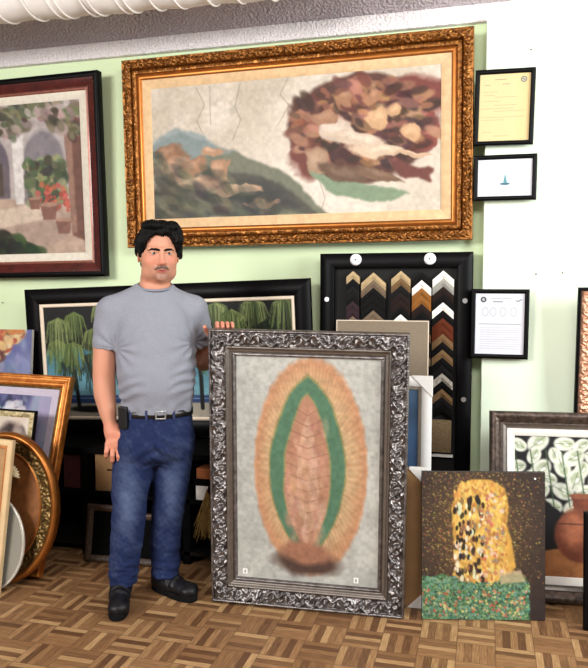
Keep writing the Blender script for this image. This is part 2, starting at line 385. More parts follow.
for P in ([(.17, .02), (.20, .15), (.17, .27), (.19, .36)], [(.50, .0), (.47, .12), (.50, .2), (.46, .34)], [(.33, .02), (.31, .18), (.33, .28), (.30, .42)], [(.60, .75), (.62, .88), (.60, 1)], [(.22, .02), (.22, .30)]):
    cv.line(P, .003, (128, 112, 94), .6)
cv.grain(.16, 40); cv.build('print', W_ - 2 * .160, H_ - 2 * .160, .160, T - .012, paint_art, R_)
backing(W_, H_, .02, T - .008, T + .002, R_)

# --- courtyard picture
W_, H_ = 1.48, 1.18; T = .05
R_ = pose(thing('framed_picture', 'mahogany-framed courtyard painting with arches and flower pots, cut by left edge', 'picture'), -2.893, WY - .10, 1.522, -.03, 0.0, .010)
moulding('frame', W_, H_, 0, [(0, 0), (0, .046), (.004, .05), (.028, .05), (.032, .044)], T, black_paint, R_)
moulding('mahogany_moulding', W_, H_, .032, [(0, .044), (.02, .040), (.042, .026), (.05, .028)], T, mahogany, R_)
moulding('copper_lip', W_, H_, .082, [(0, .028), (.005, .031), (.016, .018)], T, copper_lip, R_)
moulding('linen_mat', W_, H_, .098, [(0, .018), (.045, .018), (.047, .012)], T, mat('stone_linen', (214, 206, 190), .85, var=.06, scale=40), R_)
cv = Cv(230, 190, (186, 172, 168))
cv.mix((fbm(190, 230, 5, 40) - .4) * 1.6, (206, 196, 190))
cv.poly([(0, .62), (.45, .60), (1, .70), (1, 1), (0, 1)], (190, 160, 138), blur=2)
cv.poly([(.3, .75), (.75, .62), (.98, .80), (.8, .95), (.3, .98)], (172, 144, 128), al=.8, warp=.05, blur=3)
cv.poly([(.42, .70), (.70, .66), (.86, .74), (.5, .82)], (222, 200, 176), al=.8, warp=.04, blur=3)
for cx_ in (.10, .47): 
    cv.ell(cx_, .40, .11, .20, (108, 96, 108), .12); cv.poly([(cx_ - .11, .4), (cx_ + .11, .4), (cx_ + .11, .62), (cx_ - .11, .62)], (112, 98, 104), blur=1)
    cv.poly([(cx_ - .03, .38), (cx_ + .07, .38), (cx_ + .07, .6), (cx_ - .03, .6)], (86, 70, 60), blur=1); cv.poly([(cx_ - .01, .42), (cx_ + .04, .42), (cx_ + .04, .54), (cx_ - .01, .54)], (150, 184, 190), blur=1)
cv.ell(.78, .42, .12, .24, (134, 124, 130), .15); cv.poly([(.66, .42), (.90, .42), (.90, .66), (.66, .66)], (138, 124, 126), blur=1)
cv.poly([(.60, .2), (.67, .2), (.66, .66), (.61, .66)], (226, 218, 212), blur=1)
cv.poly([(.90, .05), (1, .02), (1, .92), (.93, .88)], (116, 74, 60), blur=1); cv.poly([(.90, .08), (.94, .08), (.955, .86), (.93, .86)], (158, 116, 96), blur=1)
cv.dabs(420, (.0, .0, 1, .26), [(92, 96, 62), (122, 116, 84), (180, 158, 150), (74, 66, 54), (150, 128, 118)], .022, 1.6, .6, .8, .8, 41, lambda x, y: y < .08 + .16 * abs(math.sin(x * 7 + 1)))
cv.dabs(200, (.68, .38, .90, .66), [(74, 88, 58), (108, 120, 80), (60, 66, 50), (150, 150, 104)], .022, 1.3, 0, 3, .85, 42)
cv.dabs(46, (.74, .54, .92, .72), [(178, 66, 52), (200, 96, 70)], .015, 1., 0, 3, .9, 43)
for x, y, r in ((.80, .72, .05), (.88, .82, .045), (.72, .66, .035)): cv.poly([(x - r, y - r), (x + r, y - r), (x + r * .7, y + r), (x - r * .7, y + r)], (138, 92, 76)); cv.ell(x, y - r, r, r * .3, (176, 132, 108))
cv.dabs(160, (.3, .84, .74, 1), [(44, 52, 34), (70, 80, 46), (34, 36, 28)], .03, 1.6, .2, .7, .9, 44, lambda x, y: y > .86 + (x - .45) ** 2 * 1.4)
cv.grain(.25, 30); cv.build('painting', W_ - .29, H_ - .29, .145, T - .014, paint_art, R_)
backing(W_, H_, .02, T - .010, T + .002, R_)

# --- three certificates on the pier
def cert(label, P, fw, cvs, name='framed_certificate'):
    x, z, w_, h_, lean, roll = P
    R_ = pose(thing(name, label, 'certificate'), x, PY - .052, z, lean, 0.0, roll)
    moulding('frame', w_, h_, 0, [(0, 0), (0, .022), (.003, .025), (fw - .004, .022), (fw, .012)], .025, black_paint, R_)
    cvs.build('certificate_sheet', w_ - 2 * fw, h_ - 2 * fw, fw, .014, paper_m, R_)
    backing(w_, h_, .008, .019, .025, R_, black_matte)
def txt(cv, x0, x1, y, seed, c=(150, 150, 150), wd=.0035, al=1.):
    c = tuple(v * .72 for v in c)
    r = np.random.default_rng(seed); x = x0
    while x < x1:
        e = min(x1, x + r.uniform(.02, .07)); cv.line([(x, y), (e, y)], wd, c, al); x = e + .012
cv = Cv(110, 150, (226, 204, 144)); cv.mix(cv.X * 1.6 - 1.1, (226, 186, 108))
txt(cv, .30, .52, .08, 1, (120, 110, 90)); txt(cv, .10, .2, .16, 2); txt(cv, .45, .6, .15, 3)
for i, (a, b_, y) in enumerate(((.08, .35, .26), (.08, .3, .31), (.3, .75, .34), (.08, .4, .40), (.3, .72, .46), (.05, .68, .51), (.3, .9, .55), (.05, .9, .64), (.05, .5, .68), (.08, .25, .86), (.3, .6, .92))): txt(cv, a, b_, y, i, (170, 156, 120), .003, .6)
cv.ell(.86, .09, .062, .045, (120, 118, 112), .1); cv.ell(.86, .09, .04, .03, (190, 184, 160), .1); cv.line([(.84, .08), (.88, .1)], .006, (90, 90, 90))
cert('black-framed cream certificate with round seal, topmost on the white wall', (.074, 2.167, .284, .366, -.03, -.018), .022, cv)
cv = Cv(130, 96, (226, 228, 234)); cv.line([(.15, .2), (.85, .2), (.85, .78), (.15, .78), (.15, .2)], .004, (196, 206, 216), .8)
txt(cv, .34, .62, .3, 9, (190, 196, 204)); cv.poly([(.5, .38), (.54, .62), (.47, .62)], (70, 150, 160)); cv.ell(.5, .66, .09, .035, (50, 110, 130), .3); txt(cv, .3, .6, .8, 8, (200, 205, 210))
cert('small landscape black frame with white card and tiny teal emblem, middle one on white wall', (.085, 1.895, .302, .223, -.035, -.006), .022, cv)
cv = Cv(120, 160, (222, 222, 232)); cv.ell(.16, .10, .06, .045, (60, 60, 66), .1); cv.ell(.16, .1, .03, .022, (190, 190, 196), .1)
cv.line([(.82, .115), (.86, .125), (.93, .095)], .006, (60, 60, 66)); txt(cv, .32, .72, .08, 4, (160, 160, 172), .003); txt(cv, .36, .56, .135, 5, (90, 90, 100), .006)
for x in (.2, .36, .56, .78): cv.ell(x, .30, .07, .08, (186, 188, 198), .15, al=.7); cv.ell(x, .30, .05, .06, (222, 222, 232), .15)
txt(cv, .08, .92, .50, 6, (120, 124, 134), .004)
for i in range(10): txt(cv, .1, .9, .56 + i * .038, 20 + i, (176, 182, 196), .0025, .7)
for P in ([(.27, .56), (.27, .92)], [(.92, .1), (.92, .95)], [(.08, .62), (.9, .62)], [(.08, .76), (.9, .76)]): cv.line(P, .0022, (196, 186, 200), .8)
cert('black-framed white printed form with small round logo, lowest on the white wall', (.072, 1.104, .280, .350, -.03, -.006), .022, cv)

# --- carved frame at the right edge
W_, H_ = .53, .83; T = .05
R_ = pose(thing('framed_mirror', 'black-edged copper carved frame cut off by the right edge, above the lily picture', 'frame'), .692, PY - .11, .632, -.09, 0)
moulding('frame', W_, H_, 0, [(0, 0), (0, .045), (.012, .045), (.014, .035)], T, black_paint, R_)
moulding('carved_moulding', W_, H_, .014, [(0, .035), (.012, .040), (.05, .034), (.07, .020)], T, mat('carved_copper', (176, 120, 92), .4, .5, rgb2=(226, 180, 150), scale=60), R_, scroll(.034, .03, .07, .018, 1.2), .004)
backing(W_, H_, .05, T - .028, T, R_, mat('grey_mirror', (130, 136, 138), .15, .9, var=.02), 'mirror_plate')

# ============================================================ THE MOULDING DISPLAY
W_, H_ = .80, 1.645
R_ = pose(thing('display_board', 'tall black frame display board hung with chevron corner moulding samples', 'display board'), -.460, 3.745, 0, 0., .0)
fw = .078
moulding('frame', W_, H_, 0, [(0, 0), (0, .036), (.004, .04), (fw - .004, .04), (fw, .034), (fw, .01)], .04, black_paint, R_)
backing(W_, H_, .01, .032, .042, R_, mat('black_felt', (14, 13, 13), .9))
for x, z in ((-.362, 1.40), (.362, 1.395), (.362, .885), (-.362, .885)):
    MB().lathe([(.013, -.004), (.013, -.001), (.012, 0)], 'y', (x, 0, z), 18).build('bolt', mat('nickel', (190, 190, 190), .3, .8), R_)
for x in (-.205, .183):
    b_ = MB().lathe([(.004, -.016), (.018, -.015), (.029, -.011), (.031, -.004), (.031, 0)], 'y', (x, 0, H_ - .034), 28).build('round_light', mat('white_glow_plastic', (236, 236, 240), .4, var=.01), R_, True)
# samples : column (x centre, width) -> rows of (z of apex in photo order, arm width, colour)
SC = {'black': (6, 5, 5), 'charcoal': (20, 18, 18), 'white': (236, 232, 222), 'cream': (180, 156, 118), 'taupe': (112, 94, 76),
      'gold': (138, 88, 38), 'dark brown': (34, 21, 17), 'reddish brown': (88, 38, 18), 'purple brown': (48, 32, 38), 'grey': (150, 148, 140),
      'tan': (112, 86, 58), 'speckled silver': (160, 152, 140)}
cols = [('first', -.222, .074, ['cream', 'black', 'charcoal', 'black', 'purple brown', 'purple brown', 'taupe', 'grey', 'black', 'charcoal', 'black'], .040),
        ('second', -.112, .134, ['cream', 'taupe', 'black', 'black', 'black', 'taupe', 'taupe', 'tan', 'black', 'cream', 'charcoal', 'black'], .040),
        ('third', .033, .104, ['cream', 'tan', 'charcoal', 'dark brown', 'dark brown', 'black', 'white', 'black', 'charcoal', 'grey', 'dark brown', 'black'], .038),
        ('fourth', .141, .102, ['black', 'white', 'gold', 'gold', 'dark brown', 'black', 'charcoal', 'tan', 'black', 'dark brown', 'taupe', 'black', 'charcoal', 'tan', 'charcoal', 'speckled silver', 'charcoal'], .041),
        ('fifth', .251, .112, ['white', 'grey', 'dark brown', 'black', 'white', 'black', 'reddish brown', 'reddish brown', 'tan', 'black', 'tan', 'black', 'charcoal', 'speckled silver', 'black', 'tan', 'charcoal', 'black'], .041)]
ordn = ['topmost', 'second', 'third', 'fourth', 'fifth', 'sixth', 'seventh', 'eighth', 'ninth', 'tenth', 'eleventh', 'twelfth', 'thirteenth', 'fourteenth', 'fifteenth', 'sixteenth', 'seventeenth', 'lowest']
for cn, x, cw, rows, pitch in cols:
    for i, c in enumerate(rows):
        zt = 1.550 - i * pitch - (.008 if cn in ('second', 'fourth') else 0)
        hw = cw / 2 - .002; th = pitch * .965
        mm = mat('sample_' + c.replace(' ', '_'), SC[c], .55, .1 if c in ('gold', 'taupe', 'tan') else 0, var=.35 if c == 'speckled silver' else .15, scale=90 if 'speck' in c else 30, spec=.12)
        s_ = MB()
        # two mitred arms meeting at the apex, stepped profile
        for k, (o0, o1, yy) in enumerate(((0, .38, 0.), (.38, .62, -.004), (.62, 1., .003))):
            a0, a1 = -o0 * th, -o1 * th
            y0 = -.012 - i * 0 + yy
            s_.prism([(-hw, -hw * .88 + a0), (0, a0), (0, a1), (-hw, -hw * .88 + a1)], y0, .012)
            s_.prism([(0, a0), (hw, -hw * .88 + a0), (hw, -hw * .88 + a1), (0, a1)], y0, .012)
        o = s_.build('moulding_sample', mm)
        o.location = (-.460 + x, 3.745 + .018, zt)
        tag(o, f'{c} chevron moulding sample, {ordn[i]} from the top in the {cn} column of the display' if ordn[i] not in ('topmost', 'lowest') else f'{c} chevron moulding sample, {ordn[i]} in the {cn} column of the display',
            'moulding sample', 'chevron moulding samples on the black display board')
o = MB().box(-.05, .05, -.008, .012, 0, .17).build('sample_panel', mat('speckled_brown_panel', (96, 76, 52), .7, rgb2=(140, 116, 82), scale=120)); o.location = (-.460 + .251, 3.763, .60)
tag(o, 'speckled brown sample panel under the chevrons at the foot of the display', 'panel')
mb = MB().box(-.06, .06, -.01, .012, 0, .012).box(-.06, -.05, -.01, .012, -.12, 0); o = mb.build('frame_sample', white_wood); o.location = (-.460 + .251, 3.763, .575)
tag(o, 'thin white frame corner sample below the speckled panel on the display', 'frame sample')

# ============================================================ SHELF UNIT AND WHAT IS ON IT
SZ = .590
S = thing('shelf_unit', 'low black open shelf unit standing under the palm tree picture', 'shelf', (-1.72, 3.6, 0))
MB().box(-.80, .62, -.2, .24, SZ - .03, SZ).build('top_board', black_matte, S, bevel=.002)
MB().box(-.80, .62, -.2, .24, .33, .35).build('shelf_board', black_matte, S)
MB().box(-.80, .62, -.2, .24, .05, .07).build('bottom_board', dark_wood, S)
MB().box(-.80, .62, .22, .24, .07, SZ - .03).build('back_panel', black_matte, S)
for x in (-.80, -.40, .20, .58): MB().box(x, x + .04, -.2, .22, 0, SZ - .03).build('upright', black_matte, S, bevel=.002)
o = MB().box(-.105, .105, -.11, .11, 0, .205).build('cardboard_box', cardboard, bevel=.003); o.location = (-1.955, 3.545, .35)
o.rotation_euler = (0, 0, .1)
tag(o, 'closed brown cardboard box on the black shelf left of the man', 'box')
MB().box(-.035, .0, -.1125, -.110, .115, .123).build('hand_hole', black_matte, o)
MB().box(.045, .053, -.1125, -.110, .05, .085).build('hand_hole', black_matte, o)
o = MB().box(-.05, .05, -.08, .08, 0, .19).build('book_box', mat('dark_red_cloth', (74, 30, 26), .7), bevel=.003); o.location = (-2.205, 3.52, .35)
tag(o, 'dark red boxed item on the black shelf beside the gilded frame', 'box')
o = MB().box(-.12, .16, -.11, .13, 0, .075).build('flat_box', mat('white_card', (222, 218, 212), .7), bevel=.003); o.location = (-1.33, 3.52, .35)
tag(o, 'flat white carton on the shelf, under the orange-brown one behind the silver frame', 'box')
o = MB().box(-.12, .15, -.10, .12, 0, .055).build('flat_box', mat('orange_brown_card', (164, 92, 48), .7), bevel=.003); o.location = (-1.33, 3.52, .46)
o2 = o; tag(o, 'flat orange-brown carton lying on the dark tray above the white carton', 'box')
o = MB().box(-.13, .17, -.11, .13, 0, .035).build('tray', black_matte, bevel=.003); o.location = (-1.33, 3.52, .425)
tag(o, 'flat black tray between the white and the orange-brown cartons', 'tray')
# straw bundle
B = thing('straw_broom', 'bundle of dry yellow straw standing between the man and silver frame', 'broom', (-1.27, 3.26, 0))
mb = MB(); r = random.Random(4)
for i in range(230):
    a = r.uniform(-1, 1); yy = r.uniform(-.035, .035); x0 = a * .05
    L0 = r.uniform(.16, .27); x1 = a * .11 + r.uniform(-.02, .02)
    mb.tube([(x0, yy * .5, .46), ((x0 + x1) / 2 + r.uniform(-.006, .006), yy, .46 - L0 * .5), (x1, yy + r.uniform(-.02, .02), .46 - L0)], [.003, .0028, .0012], 4)
tag(mb.build('straw', mat('dry_straw', (158, 128, 70), .8, var=.3, scale=60), B), kind='stuff')
MB().lathe([(.012, .46), (.013, .5), (.013, .60)], 'z', n=12).build('handle', dark_wood, B, True)
MB().lathe([(.045, .445), (.052, .452), (.045, .475), (.018, .49)], 'z', n=20).build('binding', dark_wood, B, True)
MB().lathe([(.02, 0), (.02, .25), (.012, .46)], 'z', n=12).build('stand', dark_wood, B, True)
# dark frames in the lower bay
def simple_frame(name, label, x, y, z, w_, h_, lean, rot, fm, inner, fwid=.035, T=.025, cat='picture frame', roll=0):
    R_ = pose(thing(name, label, cat), x, y, z + T * math.sin(max(lean, 0)), lean, rot, roll)
    moulding('frame', w_, h_, 0, [(0, 0), (0, T - .004), (.004, T), (fwid * .6, T - .003), (fwid, T * .4)], T, fm, R_)
    backing(w_, h_, .01, T * .65, T, R_, inner, 'panel'); return R_
carve = mat('carved_dark_frame', (40, 28, 20), .5, rgb2=(78, 56, 38), scale=80, bump=.004)
simple_frame('picture_frame', 'dark carved empty frame on the floor below the cardboard box, left one', -1.93, 3.30, 0, .24, .30, .18, .05, carve, black_matte)
simple_frame('picture_frame', 'dark carved empty frame on the floor below the cardboard box, right one', -1.66, 3.31, 0, .22, .27, .17, 0, carve, black_matte)

# --- palm tree picture on the shelf
W_, H_ = 1.715, .86; T = .03
R_ = pose(thing('framed_picture', 'wide black frame with cream liner round palm trees at a turquoise sea', 'picture'), -1.724, 3.66, SZ + .033, -.02, .03, .036)
moulding('frame', W_, H_, 0, [(0, 0), (0, .026), (.003, .03), (.088, .03), (.09, .024)], T, black_paint, R_)
moulding('liner', W_, H_, .09, [(0, .024), (.003, .029), (.017, .026), (.02, .016)], T, cream_liner, R_)
cv = Cv(300, 150, (20, 22, 18))
g = np.clip((cv.Y - .15) * 1.4, 0, 1); cv.mix(np.ones_like(g), (34, 92, 118))
cv.mix((cv.Y - .25) * 1.6, (96, 176, 196)); cv.mix((cv.Y - .55) * 2, (150, 196, 206))
cv.poly([(0, .80), (1, .80), (1, .88), (0, .88)], (36, 66, 120)); cv.poly([(0, .875), (1, .87), (1, 1), (0, 1)], (176, 166, 146)); cv.line([(0, .83), (1, .835)], .004, (110, 150, 190))
cv.poly([(-.1, -.1), (1.1, -.1), (1.1, .50), (.8, .62), (.6, .5), (.45, .5), (.3, .62), (.22, .44), (.12, .34), (-.1, .45)], (8, 10, 8), warp=.05, blur=1)
r = random.Random(5)
def trunk(x0, y0, x1): cv.line([(x0, y0), ((x0 + x1) / 2 + .004, (y0 + .9) / 2), (x1, .92)], .016, (14, 18, 18))
def mop(x, y, L, cs, n=34):
    for k in range(n):
        t = (k + .5) / n * 2 - 1; q = L * r.uniform(.45, 1.1) * (1 - .45 * t * t); c = cs[r.randrange(len(cs))]; w_ = .17 * L; y_ = y + .06 * t * t * L + r.uniform(0, .02)
        cv.line([(x, y), (x + t * w_ * .75, y_ + .10 * q), (x + t * w_ + r.uniform(-.006, .006), y_ + q)], .0038, c, .85)
G1 = [(88, 108, 40), (116, 134, 58), (60, 78, 30), (140, 152, 78)]; G2 = [(18, 30, 20), (28, 42, 26), (40, 56, 30)]; G3 = [(150, 162, 92), (108, 126, 60), (70, 88, 40)]
for t_ in ((.10, .3, .13), (.17, .45, .22), (.33, .5, .34), (.37, .5, .39), (.46, .4, .45), (.50, .4, .49), (.63, .4, .64), (.70, .4, .69), (.84, .3, .86)): trunk(*t_)
for x, y, L_, cs in ((.20, .42, .34, G2), (.25, .40, .36, G2), (.31, .30, .30, G2), (.10, .46, .30, G2), (.05, .30, .30, G1), (.13, .05, .30, G1), (.06, .10, .36, G3), (.12, .32, .30, G1), (.21, .20, .30, G1), (.24, -.02, .22, G3), (.33, .08, .28, G1), (.42, .2, .3, G2), (.50, .1, .3, G1), (.60, .25, .3, G2),
                   (.66, .3, .3, G1), (.71, .0, .34, G3), (.77, .07, .32, G1), (.85, -.02, .36, G3), (.91, .16, .3, G2), (.97, -.02, .36, G3), (.88, .35, .3, G1), (.95, .45, .3, G2)): mop(x, y, L_, cs)
cv.ell(.47, .93, .07, .03, (20, 24, 22), .4); cv.ell(.18, .93, .09, .03, (20, 24, 22), .4)
cv.grain(.2, 30); cv.build('painting', W_ - .22, H_ - .22, .11, T - .012, paint_art, R_); backing(W_, H_, .01, T - .008, T + .002, R_)

# ============================================================ LEFT GROUP
# blue canvas
W_, H_ = .74, .90
R_ = pose(thing('canvas_painting', 'unframed violet-blue canvas with orange houses, leaning behind the gilded frame at left', 'painting'), -2.893, 3.46, .325, .10, .05)
cv = Cv(150, 180, (96, 108, 160)); cv.mix((fbm(180, 150, 3, 60) - .42) * 3, (140, 148, 190)); cv.mix((fbm(180, 150, 9, 63) - .55) * 3, (82, 92, 150))
cv.dabs(300, (0, 0, 1, 1), [(90, 104, 160), (130, 140, 186), (110, 118, 170), (150, 156, 190)], .03, 2.2, 1.1, .5, .5, 61)
cv.dabs(160, (.60, .0, .93, .22), [(176, 66, 40), (206, 120, 56), (226, 196, 130), (100, 60, 44), (236, 214, 170)], .022, 1.4, 0, .6, .9, 62, lambda x, y: x < .93 - y * 1.1)
cv.grain(.15, 20); cv.build('painting', W_, H_, 0, -.001, paint_art, R_)
MB().box(-W_ / 2, W_ / 2, 0.002, .022, 0, H_).build('stretcher', canvas_back, R_)
o = MB().box(-.42, .42, -.16, .16, 0, .30).build('crate', dark_wood, bevel=.003); o.location = (-2.98, 3.60, 0)
tag(o, 'low dark wooden crate at the far left carrying the blue canvas', 'crate')

# gilded frame leaning back
W_, H_ = .85, 1.025; T = .045
R_ = pose(thing('framed_picture', 'orange-gilded frame with blossom print and lilac mat leaning far back at left', 'picture'), -2.560, 3.0, T * .29 + .012, .30, .05, -.03)
moulding('frame', W_, H_, 0, [(0, 0), (0, .036), (.006, .045), (.016, .036), (.022, .038), (.032, .026), (.036, .030), (.050, .030), (.060, .018)], T, mat('orange_gilt', (176, 98, 38), .34, .6, rgb2=(214, 140, 66), scale=30), R_)
moulding('lip', W_, H_, .060, [(0, .018), (.004, .022), (.012, .014)], T, gold_dark, R_)
moulding('lilac_mat', W_, H_, .072, [(0, .012), (.04, .012)], T, mat('lilac_mat', (190, 180, 196), .85, var=.05), R_)
cv = Cv(150, 190, (128, 136, 176)); cv.mix((fbm(190, 150, 4, 70, asp=.4) - .45) * 3, (168, 172, 198))
cv.dabs(420, (.3, 0, .90, .36), [(58, 54, 108), (84, 80, 140), (110, 108, 160), (44, 42, 84)], .02, 1.5, 0, 3, .8, 71)
cv.dabs(260, (.3, .02, .90, .30), [(230, 230, 222), (214, 210, 214), (196, 196, 210)], .022, 1.2, 0, 3, .85, 72, lambda x, y: ((x - .70) / .14) ** 2 + ((y - .13) / .07) ** 2 < 1 or ((x - .45) / .1) ** 2 + ((y - .2) / .1) ** 2 < 1)
cv.dabs(120, (.84, .0, 1, 1), [(120, 130, 176), (176, 180, 204), (146, 152, 190)], .05, 2.5, 1.57, .15, .6, 73)
cv.build('print', W_ - .224, H_ - .224, .112, T - .010, paint_art, R_); backing(W_, H_, .012, T - .006, T + .002, R_)

# small picture with patterned liner
W_, H_ = .42, .85; T = .022
R_ = pose(thing('framed_picture', 'thin black frame with cream leaf-patterned border, standing behind the oval frame', 'picture'), -2.437, 2.958, .006, .20, .05, -.03)
moulding('frame', W_, H_, 0, [(0, 0), (0, .019), (.003, .022), (.010, .019), (.011, .016)], T, black_paint, R_)
cvm = mat('leaf_pattern_cream', (214, 198, 150), .6, rgb2=(120, 100, 60), scale=55)
moulding('patterned_border', W_, H_, .011, [(0, .016), (.018, .018), (.028, .012)], T, cvm, R_, beads(.014, .01, .02, .004), .005)
cv = Cv(70, 120, (224, 212, 190)); cv.ell(.72, .16, .22, .12, (50, 30, 28), .4, warp=.1); cv.ell(.9, .12, .10, .05, (40, 26, 24), .4, warp=.1); cv.ell(.3, .45, .25, .3, (120, 60, 52), .5, warp=.1)
cv.dabs(60, (0, 0, 1, 1), [(210, 190, 160), (236, 226, 206)], .05, 1.4, 0, 3, .3, 75); cv.build('painting', W_ - .078, H_ - .078, .039, T - .012, paint_art, R_); backing(W_, H_, .008, T - .006, T, R_)

# oval frame (lathed ellipse)
def ovalring(name, a, b_, prof, T, m, parent, cz, orn=None, n=220):
    V = []; P = []
    for (d0, h0), (d1, h1) in zip(prof[:-1], prof[1:]):
        k = max(1, int(math.hypot(d1 - d0, h1 - h0) / .005)); P += [(d0 + (d1 - d0) * i / k, h0 + (h1 - h0) * i / k) for i in range(k)]
    P.append(prof[-1]); P = np.array(P); th = np.linspace(0, 2 * math.pi, n, endpoint=False)[:, None]
    d = P[:, 0][None]; hh = np.broadcast_to(P[:, 1][None], (n, len(P))).copy()
    if orn is not None: hh = hh + orn(np.broadcast_to(th * (a + b_) / 2, hh.shape), np.broadcast_to(d, hh.shape))
    X = (a - d) * np.cos(th); Z = cz + (b_ - d) * np.sin(th)
    V = np.stack([X, T - hh, Z], -1).reshape(-1, 3); i = np.arange(hh.size).reshape(hh.shape); j = np.roll(i, -1, 0)
    F = np.stack([i[:, :-1], j[:, :-1], j[:, 1:], i[:, 1:]], -1).reshape(-1, 4)
    return mk(name, V, F, m, parent, True)
def disc(name, a, b_, y0, y1, cz, m, parent, n=64):
    return MB().prism([(a * math.cos(2 * math.pi * i / n), cz + b_ * math.sin(2 * math.pi * i / n)) for i in range(n)], y0, y1).build(name, m, parent)
A_, B_ = .300, .373; T = .04
R_ = pose(thing('picture_frame', 'large oval bronze and gold frame with carved band, standing at left edge', 'frame'), -2.290, 2.905, T * .13, .13, .06)
ovalring('outer_moulding', A_, B_, [(0, 0), (0, .022), (.006, .033), (.016, .039), (.03, .035), (.036, .026)], T, gold_plain, R_, B_)
ovalring('carved_band', A_ - .036, B_ - .036, [(0, .026), (.006, .020), (.05, .014), (.056, .020)], T, gold_dark, R_, B_, scroll(.028, .024, .07, .014, 1.2), 420)
ovalring('inner_rim', A_ - .092, B_ - .092, [(0, .020), (.006, .026), (.014, .014), (.02, .006)], T, gold_plain, R_, B_)
disc('backboard', A_ - .09, B_ - .09, T - .012, T, B_, mat('bronze_board', (134, 84, 44), .45, .3, var=.2), R_)
# glass oval
R_ = pose(thing('oval_mirror', 'plain grey oval mirror plate on the floor in front of the oval frame', 'mirror'), -2.30, 2.845, .002, .13, .06)
disc('mirror_plate', .180, .226, 0, .006, .226, mat('mirror_glass', (150, 148, 138), .22, .35, var=.10, scale=6, stretch=(1, 1, .2)), R_)
ovalring('bevelled_edge', .186, .232, [(0, 0), (0, .009), (.004, .012), (.014, .009)], .010, mat('pale_edge', (200, 196, 184), .3, .4), R_, .226)
# raw wood frame strip
R_ = pose(thing('picture_frame', 'pale unfinished wood frame with orange inner edge, cut by the left edge', 'picture frame'), -2.405, 2.80, .014, .11, .05, -.065)
moulding('frame', .39, .735, 0, [(0, 0), (0, .02), (.003, .024), (.028, .024), (.030, .018)], .024, mat('raw_pine', (206, 176, 132), .7, var=.08, scale=12), R_)
moulding('inner_edge', .39, .735, .030, [(0, .018), (.004, .022), (.014, .012)], .024, mat('orange_stain', (178, 108, 48), .5), R_)
backing(.39, .735, .02, .014, .022, R_, mat('kraft_paper', (170, 134, 92), .9), 'panel')
# carved leaf
mb = MB()
for k in range(7):
    a = -.9 + k * .3; mb.tube([(0, 0, 0), (.03 * math.sin(a), -.006, .026 * math.cos(a)), (.056 * math.sin(a), 0, .04 * math.cos(a))], [.006, .010, .003], 8)
o = mb.build('leaf_ornament', mat('ivory_plaster', (206, 188, 150), .6), None, True); pose(o, -2.21, 2.93, .56, .13, .06, -.9)
tag(o, 'ivory carved leaf ornament resting on the oval frame at left', 'ornament')

# ============================================================ RIGHT GROUP
W_, H_ = .94, .878; T = .06
R_ = pose(thing('framed_picture', 'dark bronze frame with silver liner round white lilies and a terracotta vase', 'picture'), .516, 3.40, T * .14, .14, .11)
moulding('frame', W_, H_, 0, [(0, 0), (0, .045), (.006, .055), (.022, .06), (.040, .052), (.052, .036), (.058, .040)], T, mat('dark_bronze', (52, 42, 38), .35, .5, rgb2=(96, 80, 70), scale=50, bump=.002, bscale=120), R_, beads(.052, .005, .014, .003), .006)
moulding('silver_liner', W_, H_, .058, [(0, .040), (.02, .026), (.022, .03)], T, silver_plain, R_)
moulding('white_mat', W_, H_, .080, [(0, .028), (.034, .024), (.036, .016)], T, mat('white_mat', (226, 220, 212), .8, var=.03), R_)
cv = Cv(200, 190, (22, 20, 22)); 
def lily(x, y, s_, a, seed=0):
    cv.ell(x, y, s_ * 1.0 / cv.asp, s_ * .72, (222, 222, 204), .25, rot=a); cv.ell(x + .2 * s_ * math.cos(a), y + .2 * s_ * math.sin(a), s_ * .6 / cv.asp, s_ * .36, (176, 186, 150), .5, rot=a)
    cv.ell(x + .1 * s_, y, s_ * .3 / cv.asp, s_ * .13, (240, 240, 228), .4, rot=a + .5); cv.line([(x - s_ * .8 * math.cos(a), y - s_ * .8 * math.sin(a)), (x + s_ * .7 * math.cos(a), y + s_ * .7 * math.sin(a))], .003, (90, 104, 72), .7)
r = random.Random(8)
for j in range(6):
    for i in range(8): lily(.04 + i * .135 + (j % 2) * .06 + r.uniform(-.03, .03), .05 + j * .088 + r.uniform(-.015, .015), r.uniform(.060, .085), r.uniform(-1.3, 1.3))
cv.poly([(0, .5), (.15, .42), (.3, .55), (.5, .5), (.7, .55), (1, .42), (1, 1), (0, 1)], (24, 20, 22), warp=.04, blur=1)
for i in range(5): cv.line([(.1 * i, .1), (.05 + .1 * i, .5)], .005, (70, 96, 60), .8)
cv.poly([(0, .86), (.3, .80), (.7, .82), (1, .86), (1, 1), (0, 1)], (176, 108, 50), warp=.03, blur=1)
cv.ell(.42, .70, .17, .19, (124, 60, 34), .12); cv.poly([(.36, .42), (.48, .42), (.46, .56), (.38, .56)], (124, 60, 34)); cv.ell(.42, .42, .075, .02, (150, 84, 50), .2); cv.ell(.37, .66, .07, .13, (176, 98, 58), .8); cv.line([(.28, .62), (.56, .62)], .005, (70, 34, 24), .7)
cv.grain(.3, 30); cv.build('painting', W_ - .232, H_ - .232, .116, T - .018, paint_art, R_); backing(W_, H_, .02, T - .012, T, R_)
# dark frame at the bottom right corner
simple_frame('picture_frame', 'plain black frame cut off by the lower right corner of the photo', .60, 3.165, 0, .34, .50, .10, .05, black_paint, black_matte, .04, .03)

